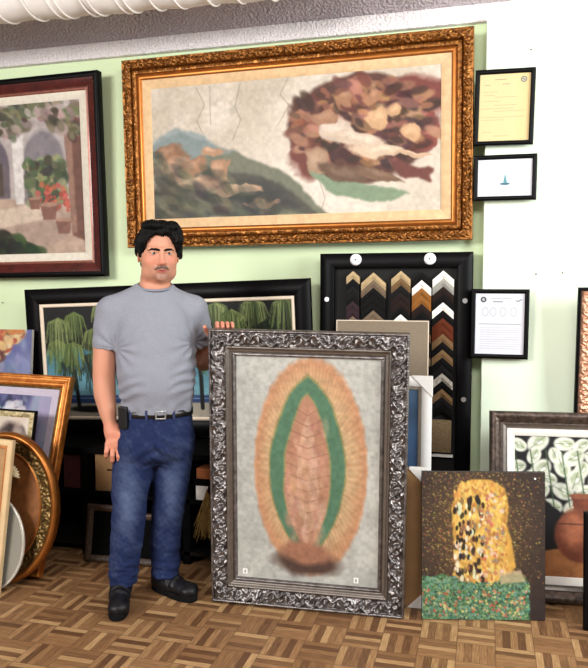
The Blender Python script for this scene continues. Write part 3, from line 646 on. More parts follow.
# golden abstract canvas
W_, H_ = .538, .648
R_ = pose(thing('canvas_painting', 'unframed canvas of golden haystack shape over a green flower meadow, leaning upright', 'painting'), .0165, 3.15, .004, .07, .235)
cv = Cv(170, 205, (50, 38, 36)); q = np.exp(-(((cv.X - .45) / .42) ** 2 + ((cv.Y - .42) / .42) ** 2)); cv.mix(q * .85, (112, 84, 46))
rq = random.Random(3)
cv.dabs(9000, (0, 0, 1, .8), [(150, 116, 52), (130, 66, 50), (84, 66, 36), (176, 144, 70), (50, 38, 36), (110, 84, 44)], .0042, 1, 0, 3, .85, 80, lambda x, y: rq.random() < math.exp(-((x - .42) / .36) ** 2 - ((y - .38) / .42) ** 2) * 1.1)
gd = (214, 158, 44)
cv.poly([(.24, .24), (.29, .11), (.40, .05), (.56, .05), (.67, .11), (.70, .24), (.69, .36), (.73, .46), (.76, .64), (.68, .72), (.60, .79), (.34, .80), (.29, .62), (.25, .40)], gd, warp=.02, blur=1)
inside = lambda x, y: .26 + max(0, .14 - y) * .9 < x < .68 - max(0, .16 - y) * .9 + max(0, y - .4) * .1 and .07 < y < .78
cv.dabs(1400, (.24, .05, .76, .8), [(228, 180, 66), (196, 136, 40), (236, 200, 100), (180, 116, 40), (220, 170, 60), (232, 190, 80)], .008, 1.8, 1.4, .5, .75, 81, inside)
cv.dabs(150, (.27, .18, .50, .78), [(34, 28, 26), (60, 44, 30), (226, 216, 180), (150, 110, 60)], .010, 1.9, 1.57, .08, .95, 82)
cv.dabs(80, (.48, .15, .66, .75), [(196, 120, 90), (226, 196, 170), (150, 130, 120), (190, 100, 60)], .010, 1.1, 0, 3, .85, 83)
cv.poly([(.0, .74), (.16, .69), (.30, .74), (.6, .78), (.64, .70), (.80, .68), (.86, .74), (.87, 1), (0, 1)], (74, 110, 66), warp=.02)
cv.dabs(3600, (0, .70, .87, 1), [(66, 104, 66), (104, 140, 84), (140, 168, 110), (44, 74, 58), (96, 146, 122), (60, 112, 84), (120, 160, 140)], .0055, 1.2, 0, 3, .85, 84, lambda x, y: y > .75 or x < .3 and y > .71)
cv.dabs(150, (0, .80, .87, .99), [(186, 84, 54), (210, 140, 96), (206, 190, 110)], .007, 1, 0, 3, .9, 85)
cv.poly([(.62, .68), (.80, .66), (.84, .74), (.64, .76)], (206, 178, 134), al=.75, warp=.03, blur=1)
cv.grain(.25, 40); cv.build('painting', W_, H_, 0, -.001, paint_art, R_)
MB().box(-W_ / 2, W_ / 2, .0025, .022, 0, H_).build('stretcher', mat('dark_canvas_edge', (40, 36, 36), .8), R_)
MB().lathe([(.004, -.004), (.004, 0)], 'y', (.225, 0, .62), 12).build('pin', white_wood, R_)

# things behind the silver frame
o = MB().box(-.235, .235, 0, .012, 0, 1.29).build('grey_board', taupe); pose(o, -.512, 3.62, .0, .03, .0)
tag(o, 'tall grey-brown board with pale edge leaning behind the silver frame', 'board')
mb = MB().box(-.239, -.235, -.001, .013, 0, 1.294).box(.235, .239, -.001, .013, 0, 1.294).box(-.235, .235, -.001, .013, 1.29, 1.294).build('edge_strip', cream_liner, o)
W_, H_ = .50, 1.03; T = .03
R_ = pose(thing('framed_picture', 'white frame with corner protectors round a blue print behind the silver frame', 'picture'), -.490, 3.42, T * .06, .04, 0)
moulding('frame', W_, H_, 0, [(0, 0), (0, .028), (.003, .03), (.048, .03), (.05, .02)], T, white_wood, R_)
moulding('wood_fillet', W_, H_, .05, [(0, .02), (.008, .022), (.016, .014)], T, mat('grey_fillet', (150, 140, 126), .6), R_)
cv = Cv(60, 140, (70, 104, 140)); cv.mix(cv.Y, (30, 60, 110)); cv.mix((cv.Y - .5) * 1.5, (110, 140, 170)); cv.grain(.4, 8); cv.build('print', W_ - .13, H_ - .13, .065, T - .012, paint_art, R_); backing(W_, H_, .01, T - .008, T, R_)
def corner(parent, w_, h_, sx, top, s_, T, m_):
    x = sx * (w_ / 2 + .003); z = h_ + .003 if top else -.0; k = -1 if top else 1
    P = [(x, z), (x - sx * s_, z), (x, z + k * s_)]
    if (sx > 0) == top: P = P
    return MB().prism(P, -.004, T + .002).build('corner_protector', m_, parent, bevel=.001)
wc = mat('white_card_corner', (236, 232, 228), .6, var=.02)
for sx in (-1, 1): corner(R_, W_, H_, sx, True, .10, T, wc)
W_, H_ = .40, .635; T = .05
R_ = pose(thing('wrapped_picture', 'brown paper wrapped flat picture with white corner protectors between silver frame and golden canvas', 'wrapped picture'), -.440, 3.19, T * .03, .03, .02)
MB().box(-W_ / 2, W_ / 2, 0, T, .004, H_).build('wrapping', cardboard, R_, bevel=.004)
for sx in (-1, 1):
    for tp in (True, False): corner(R_, W_, H_, sx, tp, .085, T, wc)

# ============================================================ SILVER FRAME HELD BY THE MAN
W_, H_ = .880, 1.268; T = .06
G = pose(thing('framed_picture', 'large silver carved frame the man holds upright, with peach and green oval print', 'picture'), -.7600, 3.015, .006, -.062, .080, -.0135)
moulding('frame', W_, H_, 0, [(0, 0), (0, .040), (.004, .046), (.012, .044), (.014, .034), (.030, .038), (.060, .034), (.072, .028), (.074, .034)], T, silver, G, both(scroll(.044, .034, .125, .026, 1.3), beads(.006, .005, .012, .004)), .0036)
moulding('stepped_moulding', W_, H_, .074, [(0, .034), (.004, .038), (.012, .034), (.014, .028), (.026, .026), (.028, .022)], T, silver_plain, G, beads(.006, .0055, .010, .003), .0040)
moulding('beaded_lip', W_, H_, .102, [(0, .022), (.004, .026), (.012, .026), (.018, .016)], T, silver, G, beads(.009, .005, .011, .004), .0036)
cw_, ch_ = 190, 300
cv = Cv(cw_, ch_, (180, 180, 172)); cv.mix((fbm(ch_, cw_, 5, 90) - .4) * 2.5, (206, 204, 194)); cv.mix((fbm(ch_, cw_, 9, 91) - .55) * 2, (170, 168, 158))
th = np.arctan2((cv.Y - .48) / .5, (cv.X - .52) / .4); rr = np.hypot((cv.X - .52) / .41, (cv.Y - .48) / .50)
sc_ = rr * (1 + .018 * np.abs(np.sin(th * 16)))
cv.mix((1.0 - sc_) * 18, (200, 142, 98)); cv.mix((.93 - sc_) * 6, (206, 168, 120)); cv.mix((.72 - sc_) * 4, (204, 182, 132))
cv.mix((fbm(ch_, cw_, 22, 95) - .5) * 1.2 * (sc_ < 1), (190, 130, 84))
ray_ = .5 + .5 * np.cos(th * 90); cv.mix(ray_ * .22 * (sc_ < .93) * (sc_ > .5), (170, 108, 62))
leaf = lambda y0, y1, wd: [(.50 + wd * math.sin(math.pi * t) ** .7, y0 + (y1 - y0) * t) for t in np.linspace(0, 1, 24)] + [(.50 - wd * math.sin(math.pi * t) ** .7, y0 + (y1 - y0) * t) for t in np.linspace(1, 0, 24)]
cv.poly(leaf(.07, .90, .275), (150, 140, 84), warp=.03); cv.poly(leaf(.085, .89, .262), (82, 124, 94), warp=.03)
cv.poly(leaf(.16, .86, .17), (150, 140, 84), warp=.04); cv.poly(leaf(.17, .86, .158), (186, 130, 100), warp=.04); cv.poly(leaf(.24, .84, .08), (206, 158, 126), warp=.06, blur=1)
for i in range(13):
    y_ = .22 + i * .048; k = .15 * math.sin(math.pi * min(1, (y_ - .12) / .78)) ** .7
    cv.line([(.5, y_ + .03), (.5 - k, y_)], .0025, (140, 92, 68), .55); cv.line([(.5, y_ + .03), (.5 + k, y_)], .0025, (140, 92, 68), .55)
cv.dabs(160, (.3, .3, .72, .85), [(200, 150, 116), (160, 106, 80), (216, 170, 136)], .014, 2.4, 1.5, .35, .3, 93, lambda x, y: abs(x - .5) < .13)
cv.ell(.50, .91, .24, .055, (86, 62, 52), .5, warp=.08); cv.ell(.5, .865, .18, .05, (166, 110, 80), .5, warp=.06)
cv.grain(.25, 60, 7); cv.build('print', W_ - .24, H_ - .24, .120, T - .016, paint_art, G)
backing(W_, H_, .015, T - .010, T, G)
for x in (-.285, .225):
    st = MB().box(x - .011, x + .011, T - .0185, T - .0162, .135, .160).build('number_sticker', white_wood, G)
    MB().box(x - .002, x + .002, T - .0195, T - .0184, .141, .154).build('sticker_mark', black_matte, st)

# ============================================================ THE MAN  (one smooth surface from blended solids)
class Field:
    def __init__(s, xs, ys, zs):
        s.xs, s.ys, s.zs = [np.asarray(a, np.float32) for a in (xs, ys, zs)]
        s.F = np.full((len(xs), len(ys), len(zs)), .5, np.float32)
    def sub(s, lo, hi, pad):
        i = [(max(0, np.searchsorted(a, lo[k] - pad) - 1), np.searchsorted(a, hi[k] + pad) + 1) for k, a in enumerate((s.xs, s.ys, s.zs))]
        sl = tuple(slice(a, b) for a, b in i)
        return sl, s.xs[sl[0]][:, None, None], s.ys[sl[1]][None, :, None], s.zs[sl[2]][None, None, :]
    def add(s, fn, lo, hi, k=.01, op='u'):
        sl, X, Y, Z = s.sub(lo, hi, .05 + k); d = fn(X, Y, Z).astype(np.float32); f = s.F[sl]
        if op == 'u':
            if k > 0: h = np.clip(.5 + .5 * (f - d) / k, 0, 1); r = f * (1 - h) + d * h - k * h * (1 - h)
            else: r = np.minimum(f, d)
        elif op == 's':
            h = np.clip(.5 - .5 * (f + d) / k, 0, 1); r = f * (1 - h) - d * h + k * h * (1 - h)
        s.F[sl] = r; return s
    def cone(s, a, b, r1, r2, k=.01, op='u', sq=(1, 1, 1), cut=None):
        a = np.array(a, float); b = np.array(b, float); q = np.array(sq, float)
        lo = np.minimum(a, b) - max(r1, r2) * q; hi = np.maximum(a, b) + max(r1, r2) * q
        def fn(X, Y, Z):
            A, B = a / q, b / q; v = B - A; x, y, z = X / q[0] - A[0], Y / q[1] - A[1], Z / q[2] - A[2]
            t = np.clip((x * v[0] + y * v[1] + z * v[2]) / (v @ v + 1e-12), 0, 1)
            d = (np.sqrt((x - t * v[0]) ** 2 + (y - t * v[1]) ** 2 + (z - t * v[2]) ** 2) - (r1 + (r2 - r1) * t)) * q.min()
            if cut is not None: d = np.maximum(d, (X - cut[0][0]) * cut[1][0] + (Y - cut[0][1]) * cut[1][1] + (Z - cut[0][2]) * cut[1][2])
            return d
        return s.add(fn, lo, hi, k, op)
    def ell(s, c, r, k=.01, op='u', yaw=0.):
        c = np.array(c, float); r = np.array(r, float); m = max(r)
        def fn(X, Y, Z):
            x, y, z = X - c[0], Y - c[1], Z - c[2]; cs, sn = math.cos(yaw), math.sin(yaw)
            u, v = x * cs + y * sn, -x * sn + y * cs
            k0 = np.sqrt((u / r[0]) ** 2 + (v / r[1]) ** 2 + (z / r[2]) ** 2); k1 = np.sqrt((u / r[0] ** 2) ** 2 + (v / r[1] ** 2) ** 2 + (z / r[2] ** 2) ** 2)
            return k0 * (k0 - 1) / np.maximum(k1, 1e-6)
        return s.add(fn, c - m, c + m, k, op)
    def chain(s, L_, k=.01, cut=None):      # a tapered limb through its joints
        P = np.array([p for p, r in L_], float); Rr = [r for p, r in L_]; m = max(Rr)
        # refine joints so that the bend is round
        def fn(X, Y, Z):
            D = None
            for i in range(len(P) - 1):
                A, v = P[i], P[i + 1] - P[i]; x, y, z = X - A[0], Y - A[1], Z - A[2]
                t = np.clip((x * v[0] + y * v[1] + z * v[2]) / (v @ v), 0, 1); tt = t * t * (3 - 2 * t)
                d = np.sqrt((x - t * v[0]) ** 2 + (y - t * v[1]) ** 2 + (z - t * v[2]) ** 2) - (Rr[i] + (Rr[i + 1] - Rr[i]) * (.6 * t + .4 * tt))
                D = d if D is None else np.minimum(D, d)
            if cut is not None: D = np.maximum(D, (X - cut[0][0]) * cut[1][0] + (Y - cut[0][1]) * cut[1][1] + (Z - cut[0][2]) * cut[1][2])
            return D
        return s.add(fn, P.min(0) - m, P.max(0) + m, k)
    def loft(s, st, k=.01, p=2.2):
        st = np.array(st, float); z = st[:, 0]
        def ip(zz, v):
            m = np.gradient(v, z); i = np.clip(np.searchsorted(z, zz) - 1, 0, len(z) - 2); h = z[i + 1] - z[i]; t = np.clip((zz - z[i]) / h, 0, 1)
            return (2 * t**3 - 3 * t**2 + 1) * v[i] + (t**3 - 2 * t**2 + t) * h * m[i] + (-2 * t**3 + 3 * t**2) * v[i + 1] + (t**3 - t**2) * h * m[i + 1]
        def fn(X, Y, Z):
            zz = Z[0, 0]; cx, cy_, a, b_ = [ip(zz, st[:, j])[None, None, :] for j in (1, 2, 3, 4)]
            r = (np.abs((X - cx) / a) ** p + np.abs((Y - cy_) / b_) ** p) ** (1 / p)
            return np.maximum((r - 1) * np.minimum(a, b_), np.maximum(z[0] - Z, Z - z[-1]))
        m = max(st[:, 3].max(), st[:, 4].max())
        return s.add(fn, (st[:, 1].min() - m, st[:, 2].min() - m, z[0]), (st[:, 1].max() + m, st[:, 2].max() + m, z[-1]), k)
    def mesh(s):
        F = s.F; I = F < 0
        cnt = np.zeros(tuple(n - 1 for n in F.shape), np.int8)
        for a in (0, 1):
            for b in (0, 1):
                for c in (0, 1): cnt += I[a:a + cnt.shape[0], b:b + cnt.shape[1], c:c + cnt.shape[2]]
        act = np.argwhere((cnt > 0) & (cnt < 8)); idx = np.full(cnt.shape, -1, np.int32); idx[tuple(act.T)] = np.arange(len(act))
        S = np.zeros((len(act), 3)); Nn = np.zeros(len(act))
        cs = [(a, b, c) for a in (0, 1) for b in (0, 1) for c in (0, 1)]
        ax = (s.xs, s.ys, s.zs)
        for c0 in cs:
            for d in range(3):
                if c0[d]: continue
                c1 = list(c0); c1[d] = 1
                p0 = act + np.array(c0); p1 = act + np.array(c1)
                f0 = F[tuple(p0.T)]; f1 = F[tuple(p1.T)]; m = (f0 < 0) != (f1 < 0)
                t = np.where(m, f0 / np.where(m, f0 - f1, 1), 0)
                for j in range(3):
                    a0 = ax[j][p0[:, j]]; a1 = ax[j][p1[:, j]]; S[:, j] += np.where(m, a0 + (a1 - a0) * t, 0)
                Nn += m
        V = S / Nn[:, None]; Q = []
        for d in range(3):
            e, g = [(1, 2), (2, 0), (0, 1)][d]
            sl0 = [slice(None)] * 3; sl1 = [slice(None)] * 3; sl0[d] = slice(0, -1); sl1[d] = slice(1, None)
            ch = I[tuple(sl0)] != I[tuple(sl1)]; P = np.argwhere(ch)
            P = P[(P[:, e] > 0) & (P[:, g] > 0) & (P[:, e] < F.shape[e] - 1) & (P[:, g] < F.shape[g] - 1)]
            q = []
            for de, dg in ((0, 0), (-1, 0), (-1, -1), (0, -1)):
                R = P.copy(); R[:, e] += de; R[:, g] += dg; q.append(idx[tuple(R.T)])
            q = np.stack(q, -1); fl = I[tuple(P.T)]; q[~fl] = q[~fl][:, ::-1]; Q.append(q)
        return V, np.vstack(Q)
def axis(*seg):      # (start, step), ..., end
    out = []; 
    for (a, st), nx in zip(seg[:-1], seg[1:]):
        b = nx[0] if isinstance(nx, tuple) else nx; n = max(1, int(round((b - a) / st))); out.append(np.linspace(a, b, n, endpoint=False))
    out.append([seg[-1]]); return np.concatenate(out)
def snoise(V, f, seed=0, st=(1, 1, 1)):
    r = np.random.default_rng(seed); o = np.zeros(len(V))
    for i in range(10):
        k = r.normal(size=3) * f * np.array(st) * r.uniform(.6, 1.5); o += np.sin(V @ k + r.uniform(0, 6.28) + 1.2 * np.sin(V @ (r.normal(size=3) * f * .5) + r.uniform(0, 6)))
    return o / 5.
def vnormals(V, F):
    n = np.cross(V[F[:, 2]] - V[F[:, 0]], V[F[:, 3]] - V[F[:, 1]]); N_ = np.zeros_like(V)
    for i in range(4): np.add.at(N_, F[:, i], n)
    return N_ / (np.linalg.norm(N_, axis=1)[:, None] + 1e-12)
def smooth01(x, a, b): t = np.clip((x - a) / (b - a), 0, 1); return t * t * (3 - 2 * t)

MAN = tag(empty('person', (-1.46, 2.95, 0), math.radians(26)), 'man in a grey t-shirt and blue jeans standing, one hand on the silver frame', 'person')
PSI = math.radians(9); HC = np.array([.031, .0, 1.613])
def H(x, y, z):      # head frame -> man frame ; y negative = forward
    return (HC[0] + x * math.cos(PSI) - y * math.sin(PSI), HC[1] + x * math.sin(PSI) + y * math.cos(PSI), HC[2] + z)

# ---- skin
f = Field(axis((-.30, .0035), (-.215, .0026), (-.10, .003), (.40, .01), .44), axis((-.18, .003), (.08, .005), .27), axis((.02, .012), (.66, .0026), (.86, .005), (1.20, .003), (1.47, .0026), 1.78))
body = [(.715, .0, .01, .10, .08), (.80, .005, .005, .155, .105), (.92, .018, 0, .145, .105), (1.05, .016, -.008, .150, .115), (1.20, .014, -.004, .158, .108), (1.32, .008, .003, .160, .098), (1.40, .006, .012, .11, .07), (1.45, .01, .015, .075, .06)]
f.loft(body, 0)
for sx in (-1, 1):      # legs
    if sx < 0: L_ = [((-.085, .01, .74), .085), ((-.108, .0, .45), .06), ((-.145, .035, .12), .042), ((-.15, .05, .07), .04), ((-.16, -.09, .045), .03)]
    else: L_ = [((.09, .02, .74), .085), ((.070, .045, .48), .06), ((.050, .10, .12), .042), ((.04, .11, .07), .04), ((.115, .045, .045), .03)]
    f.chain(L_, .02)
# arms
for L_ in ([((-.155, .012, 1.365), .045), ((-.182, .012, 1.31), .045), ((-.212, .008, 1.18), .051), ((-.217, .010, 1.06), .0500), ((-.214, .0, .98), .0485), ((-.203, -.016, .91), .0390), ((-.190, -.032, .845), .0275), ((-.184, -.038, .815), .029)],
           [((.155, .02, 1.365), .045), ((.19, .04, 1.31), .044), ((.236, .12, 1.18), .045), ((.245, .175, 1.10), .044), ((.27, .115, 1.115), .043), ((.305, .03, 1.16), .030), ((.318, -.005, 1.185), .027)]):
    f.chain(L_, .025)
# hanging hand: palm, four fingers, thumb
f.cone((-.182, -.040, .820), (-.166, -.048, .768), .032, .044, .014, sq=(1, .48, 1))
for (x, dx, z0, L1, r1) in ((-.203, -.004, .762, .031, .0098), (-.181, -.001, .750, .037, .0105), (-.158, .003, .747, .039, .0106), (-.135, .006, .753, .035, .0104)):
    p0 = (x, -.052, z0); p1 = (x + dx, -.060, z0 - L1); p2 = (x + dx * 1.8, -.048, z0 - L1 - L1 * .66); p3 = (x + dx * 2.2, -.030, z0 - L1 * 2.0)
    f.cone((x * .5 - .168 * .5, -.048, .79), p0, .013, r1 + .001, .006); f.cone(p0, p1, r1 + .0008, r1, .002); f.cone(p1, p2, r1, r1 * .93, .002); f.cone(p2, p3, r1 * .93, r1 * .82, .002)
f.cone((-.163, -.046, .815), (-.128, -.062, .785), .020, .0145, .014); f.cone((-.128, -.062, .785), (-.108, -.074, .752), .0135, .0115, .005); f.cone((-.108, -.074, .752), (-.106, -.074, .722), .0115, .0095, .004)
# hand over the frame
def fpt(x, t):      # path of the fingers over the top edge at man-frame x
    yf = -.118 - (x - .306) * .38
    return {0: (x + .004, yf + .100, 1.232), 1: (x + .002, yf + .083, 1.272), 2: (x, yf + .045, 1.300), 3: (x - .001, yf + .008, 1.300), 4: (x - .001, yf - .010, 1.287)}[t]
f.cone((.318, -.005, 1.185), (.322, -.012, 1.225), .029, .035, .014, sq=(1, .6, 1))
for x, r1, q in ((.288, .0095, 4), (.310, .0098, 4), (.332, .0094, 4), (.353, .0085, 4)):
    pts = [fpt(x, t) for t in range(q + 1)]
    for i in range(len(pts) - 1): f.cone(pts[i], pts[i + 1], r1 * (1.08 - .06 * i), r1 * (1.02 - .06 * i), .0025 if i else .008)
f.cone((.300, -.005, 1.200), (.268, -.018, 1.232), .018, .0135, .012); f.cone((.268, -.018, 1.232), (.244, -.045, 1.262), .0125, .011, .005); f.cone((.244, -.045, 1.262), (.232, -.075, 1.283), .011, .0095, .004)
# neck and head
f.cone((.008, .026, 1.40), (.018, .028, 1.50), .070, .066, .03); f.cone((.018, .028, 1.50), (.025, .025, 1.56), .066, .064, .012)
f.cone((-.02, .02, 1.43), (-.15, .015, 1.37), .045, .04, .03); f.cone((.04, .02, 1.43), (.16, .02, 1.37), .045, .04, .03)
f.ell(H(0, .014, .030), (.083, .098, .106), .0, yaw=PSI)
f.ell(H(0, -.020, -.035), (.078, .073, .080), .030, yaw=PSI)
f.ell(H(0, -.026, -.075), (.060, .058, .050), .025, yaw=PSI)
for sx in (-1, 1):
    f.ell(H(sx * .040, -.050, -.035), (.030, .030, .026), .018, yaw=PSI)                 # cheeks
    f.ell(H(sx * .047, -.015, -.085), (.027, .040, .030), .02, yaw=PSI)                  # jowls
    f.cone(H(sx * .011, -.090, .014), H(sx * .052, -.070, .019), .0105, .009, .012)      # brow
    f.ell(H(sx * .033, -.096, -.001), (.0165, .012, .0085), .009, 's', yaw=PSI)          # eye socket
    f.ell(H(sx * .0330, -.0775, -.001), (.0145, .012, .0125), .002, yaw=PSI)
    f.cone(H(sx * .049, -.079, .0050), H(sx * .019, -.0885, .0030), .0042, .0046, .003); f.cone(H(sx * .046, -.0815, .0065), H(sx * .024, -.0895, .0070), .0042, .0046, .003)   # upper lid
    f.cone(H(sx * .046, -.079, -.0080), H(sx * .021, -.0870, -.0090), .0034, .0038, .004) # lower lid
    f.ell(H(sx * .014, -.096, -.048), (.0095, .012, .0085), .006, yaw=PSI)               # nostril wing
    f.ell(H(sx * .086, .012, -.008), (.008, .019, .032), .006, yaw=PSI + sx * .35); f.ell(H(sx * .094, .006, -.004), (.006, .011, .020), .004, 's', yaw=PSI + sx * .35)
f.cone(H(0, -.086, .008), H(0, -.108, -.036), .0085, .0115, .010); f.ell(H(0, -.110, -.043), (.0135, .013, .011), .008, yaw=PSI)
f.ell(H(0, -.088, -.064), (.026, .012, .012), .012, yaw=PSI)
f.cone(H(-.021, -.086, -.0755), H(0, -.0965, -.0735), .003, .0046, .004); f.cone(H(.021, -.086, -.0755), H(0, -.0965, -.0735), .003, .0046, .004)
f.cone(H(-.018, -.085, -.0825), H(.018, -.085, -.0825), .0045, .0045, .004); f.ell(H(0, -.0905, -.0835), (.014, .006, .0055), .004, yaw=PSI)
f.ell(H(0, -.078, -.108), (.022, .016, .017), .014, yaw=PSI)                              # chin
f.ell(H(0, -.005, -.112), (.046, .052, .018), .012, yaw=PSI)                                  # under the chin
V, F_ = f.mesh()
col = np.tile(s2l((196, 138, 112)), (len(V), 1)); n_ = snoise(V, 60, 1)[:, None]; col *= 1 + .05 * n_
hx = (V - HC) @ np.array([math.cos(PSI), math.sin(PSI), 0]); hy = (V - HC) @ np.array([-math.sin(PSI), math.cos(PSI), 0]); hz = V[:, 2] - HC[2]
def blend(m, c):
    global col
    m = np.clip(m, 0, 1)[:, None]; col = col * (1 - m) + s2l(c) * m
def bl(cx_, cz, rx, rz): return np.clip(1.3 - np.sqrt(((hx - cx_) / rx) ** 2 + ((hz - cz) / rz) ** 2), 0, 1) * (hy < -.03) * (hz > -.16)
blend((V[:, 2] < .86) * .45, (206, 128, 104)); blend((V[:, 2] > 1.2) * (V[:, 2] < 1.32) * (V[:, 0] > .2) * .5, (206, 132, 110))
for sx in (-1, 1): blend(bl(sx * .045, -.03, .03, .025) * .5, (206, 118, 92))
blend(bl(0, -.045, .017, .016) * .5, (202, 112, 90))
blend(bl(0, -.102, .034, .024) * .62, (104, 88, 82)); blend(bl(0, -.067, .036, .011) * .55, (70, 54, 50))
for sx in (-1, 1): blend(bl(sx * .042, -.085, .022, .03) * .18, (110, 90, 80))
blend(bl(0, -.080, .023, .0080) * .95, (170, 74, 70)); blend(bl(0, -.0785, .021, .0022) * .8, (70, 30, 28))
skin = attr_mat('skin', .48, .0006, 260, .35)
b_ = skin.node_tree.nodes['Principled BSDF']; b_.inputs['Subsurface Weight'].default_value = .08; b_.inputs['Subsurface Radius'].default_value = (.012, .004, .002); b_.inputs['Subsurface Scale'].default_value = 1.
mk('body', V, F_, skin, MAN, True, col)

# ---- eyes, brows, moustache
hairm = mat('black_hair', (6, 5, 5), .6, var=.4, scale=90, stretch=(1, 1, .3), spec=.14)
for sx in (-1, 1):
    e_ = MB(); c_ = H(sx * .033, -.0775, -.001)
    e_.lathe([(.0008, -.0128), (.006, -.0114), (.0105, -.007), (.0125, 0), (.008, .009), (.001, .0125)], 'y', (0, 0, 0), 20)
    o = e_.build('eye', mat('eye_white', (150, 138, 132), .3), MAN, True); o.location = H(sx * .033, -.0790, -.001); o.rotation_euler = (0, 0, PSI)
    MB().lathe([(.0005, -.0139), (.0045, -.0133), (.0052, -.0118)], 'y', (0, 0, 0), 16).build('iris', mat('dark_iris', (26, 16, 12), .15), o, True)
    q = Field(np.arange(-.06, .15, .002), np.arange(-.13, -.03, .002), np.arange(1.60, 1.66, .002))
    pts = [H(sx * .012, -.0995, .0120), H(sx * .027, -.0975, .0155), H(sx * .043, -.087, .0165), H(sx * .056, -.073, .0110)]
    for (a, c), r1, r2 in zip(zip(pts[:-1], pts[1:]), (.0046, .0052, .0044), (.0052, .0044, .002)): q.cone(a, c, r1, r2, .002)
    v_, ff = q.mesh(); mk('eyebrow', v_, ff, hairm, MAN, True)
q = Field(np.arange(-.03, .13, .0018), np.arange(-.13, -.04, .0018), np.arange(1.47, 1.57, .0018))
for sx in (-1, 1):
    q.cone(H(sx * .004, -.1005, -.0630), H(sx * .018, -.0970, -.0650), .0054, .0054, .003, sq=(1, .6, 1)); q.cone(H(sx * .018, -.0970, -.0650), H(sx * .029, -.0850, -.0730), .004, .0035, .003, sq=(1, .7, 1))
v_, ff = q.mesh(); mk('moustache', v_, ff, mat('greying_moustache', (88, 70, 64), .7, var=.4, scale=300), MAN, True)

# ---- hair
q = Field(axis((-.11, .003), .19), axis((-.15, .003), .16), axis((1.48, .003), 1.80))
q.ell(H(.003, .012, .052), (.099, .112, .099), 0, yaw=PSI)
q.ell(H(-.050, -.03, .062), (.040, .055, .052), .015, yaw=PSI); q.ell(H(.062, -.03, .065), (.045, .055, .060), .015, yaw=PSI)
q.ell(H(.0, .058, -.02), (.074, .060, .085), .02, yaw=PSI)
q.ell(H(-.020, -.050, .122), (.055, .045, .026), .015, yaw=PSI); q.ell(H(.050, -.045, .116), (.04, .045, .026), .012, yaw=PSI)
for sx in (-1, 1): q.cone(H(sx * .084, -.018, .05), H(sx * .083, -.022, -.008), .014, .008, .010); q.cone(H(sx * (.082 if sx < 0 else .094), .02, .045), H(sx * (.084 if sx < 0 else .098), .03, .0 if sx < 0 else -.008), .020, .013 if sx < 0 else .016, .012)
q.ell(H(-.022, -.130, -.002), (.060, .112, .096), .008, 's', yaw=PSI); q.ell(H(.026, -.130, -.002), (.058, .112, .090), .008, 's', yaw=PSI); q.ell(H(.004, -.130, -.03), (.082, .108, .085), .008, 's', yaw=PSI); q.ell(H(0, -.06, -.075), (.086, .075, .080), .006, 's', yaw=PSI)
q.ell(H(.030, -.115, .070), (.038, .04, .034), .008, 's', yaw=PSI)
v_, ff = q.mesh(); nn = vnormals(v_, ff); r_ = (v_ - np.array(H(0, 0, .12)))
ang = np.arctan2(r_[:, 0], -r_[:, 1])
dsp = .0026 * np.sin(ang * 46 + 3 * snoise(v_, 18, 5)) + .005 * snoise(v_, 42, 6) + .0025 * snoise(v_, 110, 7)
mk('hair', v_ + nn * dsp[:, None], ff, hairm, MAN, True)

# ---- t-shirt
q = Field(axis((-.32, .005), .36), axis((-.22, .005), .25), axis((.87, .005), 1.50))
q.loft([(.895, .019, 0, .160, .126), (.93, .019, -.004, .162, .129), (1.0, .018, -.014, .170, .140), (1.08, .016, -.014, .176, .140), (1.17, .015, -.008, .177, .132), (1.26, .012, 0, .178, .124), (1.34, .008, .006, .172, .108), (1.40, .005, .012, .128, .088), (1.445, .010, .016, .088, .078), (1.468, .012, .018, .078, .074)], 0, 2.3)
for a, c, r1, r2 in (((-.05, .016, 1.415), (-.172, .014, 1.362), .062, .062), ((.06, .018, 1.415), (.178, .022, 1.360), .062, .062)): q.cone(a, c, r1, r2, .03)
q.cone((-.182, .012, 1.352), (-.213, .008, 1.12), .068, .063, .022, cut=((-.21, 0, 1.186), (-.10, 0, -.99)))
q.cone((.190, .025, 1.36), (.243, .135, 1.13), .066, .060, .022, cut=((.232, .10, 1.20), (.2, .42, -.88)))

q.add(lambda X, Y, Z: np.sqrt((X - .014) ** 2 + (Y - .005) ** 2 * 1.1) - .074 + 0 * Z + np.maximum(0, (1.442 + .30 * (Y + .07) - Z)) * 3, (-.1, -.12, 1.40), (.12, .12, 1.5), .006, 's')
V, F_ = q.mesh(); nn = vnormals(V, F_)
x, y, z = V.T
d = .0022 * snoise(V, 26, 11) + .0012 * snoise(V, 60, 12, (1, 1, .5))
d += .005 * np.exp(-((z - (1.02 + .35 * x)) / .10) ** 2) * np.sin((z - .30 * x + .02 * snoise(V, 14, 14)) * 125) * smooth01(np.abs(x - .02), .02, .13)
for (px, pz, s_) in ((-.16, 1.19, 1), (.185, 1.21, -1)):       # folds radiating from the armpits
    a_ = np.arctan2(z - pz, (x - px) * s_); r_ = np.hypot(x - px, z - pz); d += .0045 * np.sin(a_ * 11 + 2) * np.exp(-(r_ / .11) ** 2) * (y < .06) * smooth01(r_, .01, .04)
d += .003 * np.exp(-((z - .925) / .02) ** 2) * np.sin(x * 90) 
cc = np.tile(s2l((146, 150, 162)), (len(V), 1)) * (1 + .03 * snoise(V, 300, 15)[:, None])
shirt = mk('t_shirt', V + nn * d[:, None], F_, mat('heather_grey_jersey', (134, 136, 146), .9, var=.10, scale=260, bump=.0006, bscale=500, spec=.15), MAN, True)
P = []
for k in range(49):
    a_ = 2 * math.pi * k / 48; xx, yy = .014 + .0765 * math.cos(a_), .006 + .074 * math.sin(a_); P.append((xx, yy, 1.447 + .30 * (yy + .07)))
